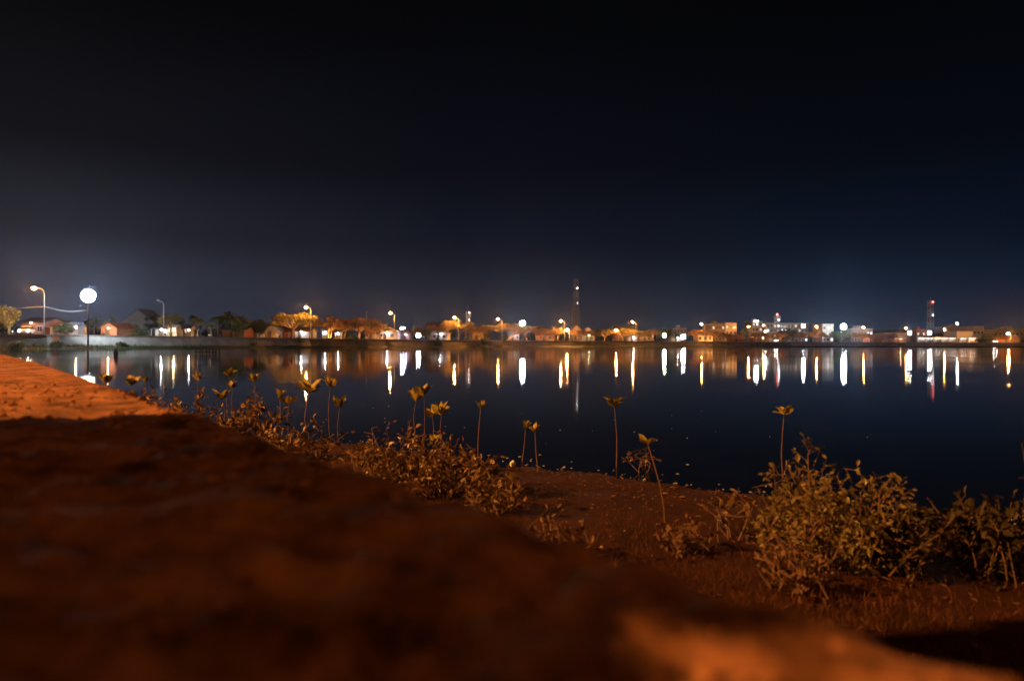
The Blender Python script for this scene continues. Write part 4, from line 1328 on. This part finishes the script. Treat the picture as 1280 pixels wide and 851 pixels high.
def make_shrub(x, y, R, H, nst, label, leaf_len=0.043, density=0.55, lean=(0, 0), dry=False, elong=(1, 1), green=False):
    z0 = beach_z(x, y)
    t = thing('shrub', label, 'shrub', (x, y, z0), 0, 'leafy shrubs on the near beach')
    st, lf = MB(), MB()
    for k in range(nst):
        a = random.uniform(0, 6.28)
        rr = random.random() ** 0.6
        tipz = H * (0.45 + 0.55 * (1 - rr * 0.75)) * random.uniform(0.60, 1.10)
        b = Vector((math.cos(a) * rr * R * 0.45 * elong[0], math.sin(a) * rr * R * 0.45 * elong[1], -0.02))
        e = Vector((math.cos(a) * rr * R * elong[0] + lean[0] * tipz, math.sin(a) * rr * R * elong[1] + lean[1] * tipz, tipz))
        pts = []
        w1, w2 = rv(0.035), rv(0.035)
        ns = 7
        for q in range(ns + 1):
            u = q / ns
            pts.append(b.lerp(e, u) + w1 * math.sin(u * 3.1) + w2 * math.sin(u * 6.2) + Vector((0, 0, 0.06 * H * math.sin(u * 3.14))))
        st.tube(pts, [0.0045 * (1 - 0.75 * q / ns) for q in range(ns + 1)], 4, False)
        nl = int((18 if green else 12) * density * (0.6 + 0.6 * H))
        for q in range(nl):
            u = 0.2 + 0.8 * (q / nl) ** 0.85
            f = u * ns
            i0 = min(ns - 1, int(f))
            p = pts[i0].lerp(pts[i0 + 1], f - i0)
            ax = (pts[i0 + 1] - pts[i0]).normalized()
            side = rv().normalized()
            side = (side - ax * side.dot(ax)).normalized()
            L = leaf_len * random.uniform(0.4, 1.3) * (1.0 if u < 0.9 else 0.75)
            if random.random() < 0.45:                       # a twig with a few leaves
                tl_ = random.uniform(0.03, 0.09)
                tw = p + (side * 0.8 + ax * 0.5) * tl_
                st.tube([p, tw], [0.0018, 0.001], 3, False)
                for _ in range(3):
                    pp = p.lerp(tw, random.uniform(0.4, 1.0))
                    add_leaf(lf, pp, (side + ax * 0.5 + rv(0.5)), Vector((0, 0, 1)) + rv(0.5), L * random.uniform(0.7, 1.1), L * 0.5)
            else:
                add_leaf(lf, p, side * 0.9 + ax * 0.55, Vector((0, 0, 1)) + rv(0.5), L, L * 0.52)
        add_leaf(lf, pts[-1], pts[-1] - pts[-2] + rv(0.02), rv(), leaf_len * 0.8, leaf_len * 0.36)
    st.build('stems', stem_near, t)
    lf.build('foliage', leaf_dry if dry else (leaf_shade_paint if green == 2 else leaf_green if green else leaf_near), t)
    return t


def ground_at(px, py):
    """point of the beach or water that appears at a pixel of the photograph"""
    u, v = (px - 640) / FPX, (py - hor(px)) / FPX
    d = CAMZ / v
    for _ in range(6):
        d = (CAMZ - max(0, beach_z(u * d, d))) / v
    return u * d, d


def shrub_px(px, ybase, ytop, wpx, nst, label, **k):
    x, y = ground_at(px, ybase)
    H = (ybase - ytop) / FPX * y
    return make_shrub(x, y, wpx / FPX * y / 2, H, nst, label, **k)


shrub_px(1035, 700, 560, 215, 46, 'largest leafy shrub on the beach, its crown catching yellow lamplight', green=True, leaf_len=0.032, density=1.1)
shrub_px(1090, 690, 548, 60, 7, 'tall thin sprays of leaves rising from behind the largest shrub', green=True, leaf_len=0.041, density=0.50)
shrub_px(915, 672, 592, 70, 10, 'small sparse shrub left of the largest shrub', leaf_len=0.041, density=0.50)
shrub_px(1130, 715, 612, 130, 30, 'low shrub just right of the largest shrub, shade put into its leaf colour', green=2, leaf_len=0.043, density=0.61)
shrub_px(1245, 720, 600, 150, 34, 'shrub with shade put into its leaf colour, at the right edge of the frame', green=2, leaf_len=0.050, density=0.55)
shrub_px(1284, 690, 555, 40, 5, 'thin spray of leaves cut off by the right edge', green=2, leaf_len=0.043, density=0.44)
shrub_px(505, 598, 522, 130, 34, 'bushy shrub in the middle, its twigs standing against the water', leaf_len=0.043, density=0.61)
shrub_px(565, 618, 545, 120, 36, 'shrub right of the bushy middle one, with a few broad orange leaves', leaf_len=0.050, density=0.63)
shrub_px(620, 640, 590, 90, 24, 'low shrub spilling down to the wall edge right of the middle', leaf_len=0.043, density=0.55)
shrub_px(455, 590, 548, 60, 12, 'small shrub at the wall edge left of the bushy middle one', leaf_len=0.043, density=0.50)
shrub_px(318, 555, 492, 100, 34, 'left shrub by the wall below three seedlings', leaf_len=0.060, density=0.61)
shrub_px(375, 572, 528, 110, 30, 'low shrub hugging the wall between the left and middle shrubs', leaf_len=0.050, density=0.61)
shrub_px(240, 536, 488, 80, 24, 'shrub far along the wall on the left', leaf_len=0.066, density=0.55)
shrub_px(178, 520, 476, 60, 16, 'farthest shrub along the wall on the left', leaf_len=0.078, density=0.50)
shrub_px(800, 590, 552, 50, 7, 'tiny dark sprig beside the leaning seedling at the waterline', leaf_len=0.036, density=0.44)
shrub_px(860, 690, 640, 80, 12, 'dim low weed left below the largest shrub', leaf_len=0.036, density=0.50, dry=True)
shrub_px(985, 735, 660, 90, 16, 'dim low weed in front of the largest shrub', leaf_len=0.036, density=0.50, dry=True)


shrub_px(470, 625, 575, 90, 22, 'low weedy shrub tucked against the wall left of the bare mud', leaf_len=0.034, density=0.7)
shrub_px(690, 700, 650, 90, 16, 'low weedy shrub against the wall below the leaning seedling', leaf_len=0.030, density=0.7, dry=True)


def make_seedling(px, py, ybase, size_px, nleaf, label, base_px=None, up=0.7):
    bx = px if base_px is None else base_px
    x, y = ground_at(bx, ybase)
    z0 = max(-0.02, beach_z(x, y) - 0.02)
    top = Vector((xat(px, y) - x, 0, zat(px, py, y) - z0))
    t = thing('mangrove_seedling', label, 'seedling', (x, y, z0), 0, 'seedlings standing along the near waterline')
    mid = top * 0.5 + Vector((random.uniform(-.03, .03), random.uniform(-.03, .03), 0))
    MB().tube([(0, 0, -0.05), tuple(top * 0.22 + (mid - top * 0.5) * 0.7), tuple(mid), tuple(top * 0.8 + (mid - top * 0.5) * 0.5), tuple(top)], [0.0045, 0.0042, 0.0036, 0.003, 0.0028], 6, False).build('stem', stem_near, t)
    L = size_px / FPX * y * 0.85
    ra = random.uniform(0, 6.28)
    nleaf += 2
    for k in range(nleaf):
        a = ra + 2 * math.pi * k / nleaf + random.uniform(-0.3, 0.3)
        e = up + random.uniform(-0.3, 0.4)
        d = Vector((math.cos(a) * math.cos(e), math.sin(a) * math.cos(e), math.sin(e)))
        lf = MB()
        add_leaf(lf, top, d, Vector((0, 0, 1)) + rv(0.35), L * random.uniform(0.75, 1.15), L * 0.44, 0.12, 0.12)
        lf.build('leaf', leaf_seed, t)
    return t


SEED = [
    (131, 479, 502, 16, 5, 'small seedling farthest left above the wall edge'),
    (165, 482, 507, 20, 6, 'seedling with drooping leaves, second from the left above the wall'),
    (182, 478, 508, 12, 4, 'thin seedling close right of the drooping one, far left'),
    (247, 476, 510, 15, 7, 'tidy rosette seedling standing alone in the water on the left'),
    (287, 471, 522, 14, 6, 'upright seedling above the left shrub, the higher of two'),
    (291, 486, 524, 15, 5, 'seedling directly below the upright one over the left shrub'),
    (318, 478, 526, 16, 6, 'seedling against the water right of the left shrub top'),
    (277, 500, 530, 20, 5, 'broad leaved seedling inside the left shrub'),
    (350, 498, 534, 18, 6, 'left seedling of a touching pair above the low shrub'),
    (361, 506, 536, 18, 6, 'right seedling of a touching pair above the low shrub'),
    (386, 491, 549, 27, 10, 'largest rosette seedling, just below the orange lamp reflection', None, 0.35),
    (413, 484, 544, 18, 8, 'tall seedling right of the largest rosette'),
    (425, 510, 554, 20, 7, 'shorter seedling near the wall, right of the tall one'),
    (520, 502, 538, 20, 8, 'left seedling of the twin heads in the middle of the water'),
    (530, 496, 543, 22, 8, 'right seedling of the twin heads in the middle of the water'),
    (541, 522, 548, 18, 6, 'left seedling above the bushy middle shrub'),
    (552, 519, 552, 22, 6, 'seedling with one broad upright leaf above the bushy middle shrub'),
    (601, 510, 571, 13, 6, 'slender lone seedling right of the middle shrubs', 598),
    (657, 537, 576, 16, 4, 'left seedling of the leaning pair at the waterline', 652),
    (669, 541, 589, 18, 4, 'right seedling of the leaning pair at the waterline', 674),
    (768, 509, 584, 22, 9, 'tall flat topped seedling alone against the dark water', 770, 0.4),
    (810, 556, 652, 20, 5, 'long leaning seedling rooted on the mud', 832, 0.5),
    (980, 518, 612, 20, 5, 'tall thin seedling behind the largest shrub', 981, 0.35),
    (641, 602, 640, 16, 4, 'short seedling on the mud right of the low shrub', 641),
    (542, 556, 592, 18, 5, 'broad leaved seedling rising out of the middle shrubs'),
]
for a in SEED:
    make_seedling(*a[:6], base_px=a[6] if len(a) > 6 else None, up=a[7] + 0.25 if len(a) > 7 else 0.98)

# grass and litter of the near beach
gm = mat('dry_grass', (0.062, 0.025, 0.012), 0.8, 0.8, 12.0, trans=0.1)
g = MB()
k = 0
while k < 60000:
    x, y = random.uniform(-2.5, 5.5), random.uniform(0.4, 5.2)
    s = shore_s(x, y)
    if s < 0.25 or x < wall_edge(y) + 0.02:
        continue
    den = min(1, max(0.03, (s - 0.45) * 0.6)) * (0.55 + 0.8 * noise.noise((x * 1.6, y * 1.6, 8)))
    if random.random() > den:
        continue
    z = beach_z(x, y)
    h = random.uniform(0.008, 0.036) * (1.2 if s > 1.2 else 0.8)
    a, ww = random.uniform(0, 6.28), random.uniform(0.0006, 0.0016)
    lx, ly = random.gauss(0, 0.026), random.gauss(0, 0.026)
    c, sn = math.cos(a) * ww, math.sin(a) * ww
    i = len(g.v)
    g.v += [(x - c, y - sn, z - 0.005), (x + c, y + sn, z - 0.005), (x + c * .7 + lx * .4, y + sn * .7 + ly * .4, z + h * 0.6), (x - c * .7 + lx * .4, y - sn * .7 + ly * .4, z + h * 0.6), (x + lx, y + ly, z + h)]
    g.f += [(i, i + 1, i + 2, i + 3), (i + 3, i + 2, i + 4)]
    k += 1
tag(g.build('beach_grass', gm), 'short dry grass and weeds covering the near beach', 'grass', kind='stuff')

peb = mat('shore_litter', (0.17, 0.11, 0.085), 0.5, 0.6, 25.0)
pm = MB()
k = 0
while k < 1700:
    x, y = random.uniform(-4.5, 5), random.uniform(1.5, 7.5)
    s = shore_s(x, y)
    if s < -0.02 or s > 2.0 or x < wall_edge(y) + 0.03 or random.random() > math.exp(-s * 1.3):
        continue
    r = random.uniform(0.002, 0.0065) * (1.7 if random.random() < 0.08 else 1)
    pm.ball((x, y, beach_z(x, y) + r * 0.3), r, 6, 4, random.uniform(0.7, 2.0), random.uniform(0.7, 1.4), random.uniform(0.3, 0.8))
    k += 1
tag(pm.build('beach_pebbles', peb), 'small pale pebbles, shells and litter scattered along the mud', 'pebbles', kind='stuff')
# leaf litter and weed scraps
lm = MB()
k = 0
while k < 2600:
    x, y = random.uniform(-4.5, 5), random.uniform(1.0, 7.5)
    s = shore_s(x, y)
    if s < 0.0 or x < wall_edge(y) + 0.03 or random.random() > math.exp(-s * 0.6):
        continue
    a = random.uniform(0, 6.28)
    add_leaf(lm, Vector((x, y, beach_z(x, y) + 0.004)), Vector((math.cos(a), math.sin(a), random.uniform(0, 0.35))), Vector((0, 0, 1)) + rv(0.3), random.uniform(0.012, 0.04), random.uniform(0.006, 0.016), 0.15, 0.1)
    k += 1
tag(lm.build('leaf_litter', leaf_dry), 'fallen leaves scattered over the mud of the near beach', 'leaves', kind='stuff')

fl = MB()
k = 0
while k < 260:
    x, y = random.uniform(-4.5, 4), random.uniform(3.0, 12)
    s_ = shore_s(x, y)
    if s_ > -0.01 or s_ < -5 or random.random() > math.exp(s_ * (8.0 if random.random() < 0.97 else 0.6)):
        continue
    r = random.uniform(0.0015, 0.006)
    fl.ball((x, y, 0.002), r, 6, 4, random.uniform(0.8, 2.5), random.uniform(0.7, 1.6), 0.4)
    k += 1
tag(fl.build('floating_scum', M['whitecloth']), 'pale specks of scum and litter floating along the near waterline', 'scum', kind='stuff')

# two pale snail shells at the waterline
for px, py, lab in ((618, 577, 'round pale shell lying at the waterline, nearer the middle shrubs'), (641, 580, 'round pinkish shell lying at the waterline, right of the other shell')):
    x, y = ground_at(px, py + 2.5)
    z = beach_z(x, y)
    t = thing('snail_shell', lab, 'shell', (x, y, max(0, z)), random.uniform(0, 6), 'shells at the waterline')
    sb = MB()
    for q in range(26):
        th = q * 0.55
        r = 0.004 + 0.011 * q / 26
        sb.ball((0.016 * math.cos(th) * q / 26, 0.012 * (1 - q / 26), 0.017 + 0.016 * math.sin(th) * q / 26), r, 8, 5)
    sb.build('whorl', M['whitecloth'], t, smooth=True)
    MB().ball((0.016, -0.006, 0.008), 0.007, 8, 5, 1, .4, 1).build('opening', M['bark'], t)

# ------------------------------------------------------------------ the street side behind the camera
# the lamp that lights the shrubs stands on the road to the left; an unseen cabinet and bag are added to shade the near wall
LAMP1 = Vector((-14.0, -1.56, WT + 7.0))
t = thing('street_lamp', 'orange street lamp on the near road, far left of the viewer', 'street lamp', (LAMP1.x - 1.1, LAMP1.y, 0.45))
hl = LAMP1.z - 0.45
MB().tube([(0, 0, 0), (0, 0, hl + 0.2)], [0.09, 0.05], 8).build('pole', M['galv'], t)
MB().tube([(0, 0, hl + 0.18), (1.1, 0, hl + 0.22)], 0.04, 6).build('arm', M['galv'], t)
MB().box(0.8, 1.4, -0.12, 0.12, hl + 0.13, hl + 0.2).build('lamp_head', M['darkmetal'], t)
MB().ball((1.1, 0, hl), 0.08, 12, 8).build('lamp_glass', emit('near_sodium', SODIUM, 112000), t)

t = thing('street_lamp', 'added orange fill lamp, unseen behind the viewer to the right', 'street lamp', (2.0, -10.0, 0.45))
MB().tube([(0, 0, 0), (0, 0, 8.5)], [0.1, 0.06], 8).build('pole', M['galv'], t)
MB().tube([(0, 0, 8.4), (1.0, 0, 8.6)], 0.04, 6).build('arm', M['galv'], t)
MB().box(0.8, 1.4, -0.12, 0.12, 8.58, 8.68).build('lamp_head', M['darkmetal'], t)
MB().ball((1.1, 0, 8.42), 0.16, 12, 8).build('lamp_glass', emit('added_fill_sodium', (1.0, 0.32, 0.05), 1080), t)  # added lamp out of view, a weak fill for the shaded wall

t = thing('added_cabinet', 'added grey steel cabinet, unseen left of the viewer, shading the low wall', 'cabinet', (-2.42, 0.59, WT - 0.012))  # added out of view to cast the shadow band on the wall
MB().box(-0.22, 0.22, -0.535, 0.50, 0.08, 1.36).build('body', M['galv'], t)
MB().prism([(-0.25, 1.363), (0.25, 1.363), (0.22, 1.42), (-0.22, 1.42)], 'y', -0.56, 0.53).build('lid', M['galv'], t)
MB().box(-0.20, 0.20, -0.47, 0.47, 0.0, 0.077).build('plinth', M['concrete'], t)
for y0, y1 in ((-0.48, -0.01), (0.01, 0.48)):
    d = MB().box(0.223, 0.24, y0, y1, 0.12, 1.32).build('door', M['galv'], t)
    MB().box(0.243, 0.27, y1 - 0.10, y1 - 0.07, 0.6, 0.78).build('handle', M['darkmetal'], d)
t = thing('added_bag', 'added black backpack, unseen left of the viewer, shading the near wall', 'bag', (-0.78, 0.10, WT - 0.008), 0.0)  # added blocker out of view, keeps the bottom left of the wall dark
MB().prism([(-0.15, 0), (0.15, 0), (0.17, 0.20), (0.15, 0.36), (0.06, 0.40), (-0.08, 0.40), (-0.15, 0.30)], 'y', -0.22, 0.29).build('body', M['tyre'], t)
MB().tube([(0, -0.05, 0.403), (0, -0.02, 0.43), (0, 0.07, 0.43), (0, 0.10, 0.403)], 0.012, 6).build('handle', M['darkmetal'], t)

# ------------------------------------------------------------------ night haze round the whole scene
HZ = 0.00014
hm = bpy.data.materials.new('night_haze')
hm.use_nodes = True
n, l = hm.node_tree.nodes, hm.node_tree.links
n.remove(n['Principled BSDF'])
pv = n.new('ShaderNodeVolumePrincipled')
pv.inputs['Color'].default_value = (0.55, 0.70, 1.0, 1)
pv.inputs['Density'].default_value = HZ
pv.inputs['Anisotropy'].default_value = 0.90
l.new(pv.outputs[0], n['Material Output'].inputs['Volume'])
hz = MB().box(-750, 900, -70, 1000, -2.0, 70).build('haze', hm)
tag(hz, 'thin even night haze over the lake and town', 'haze', kind='stuff')
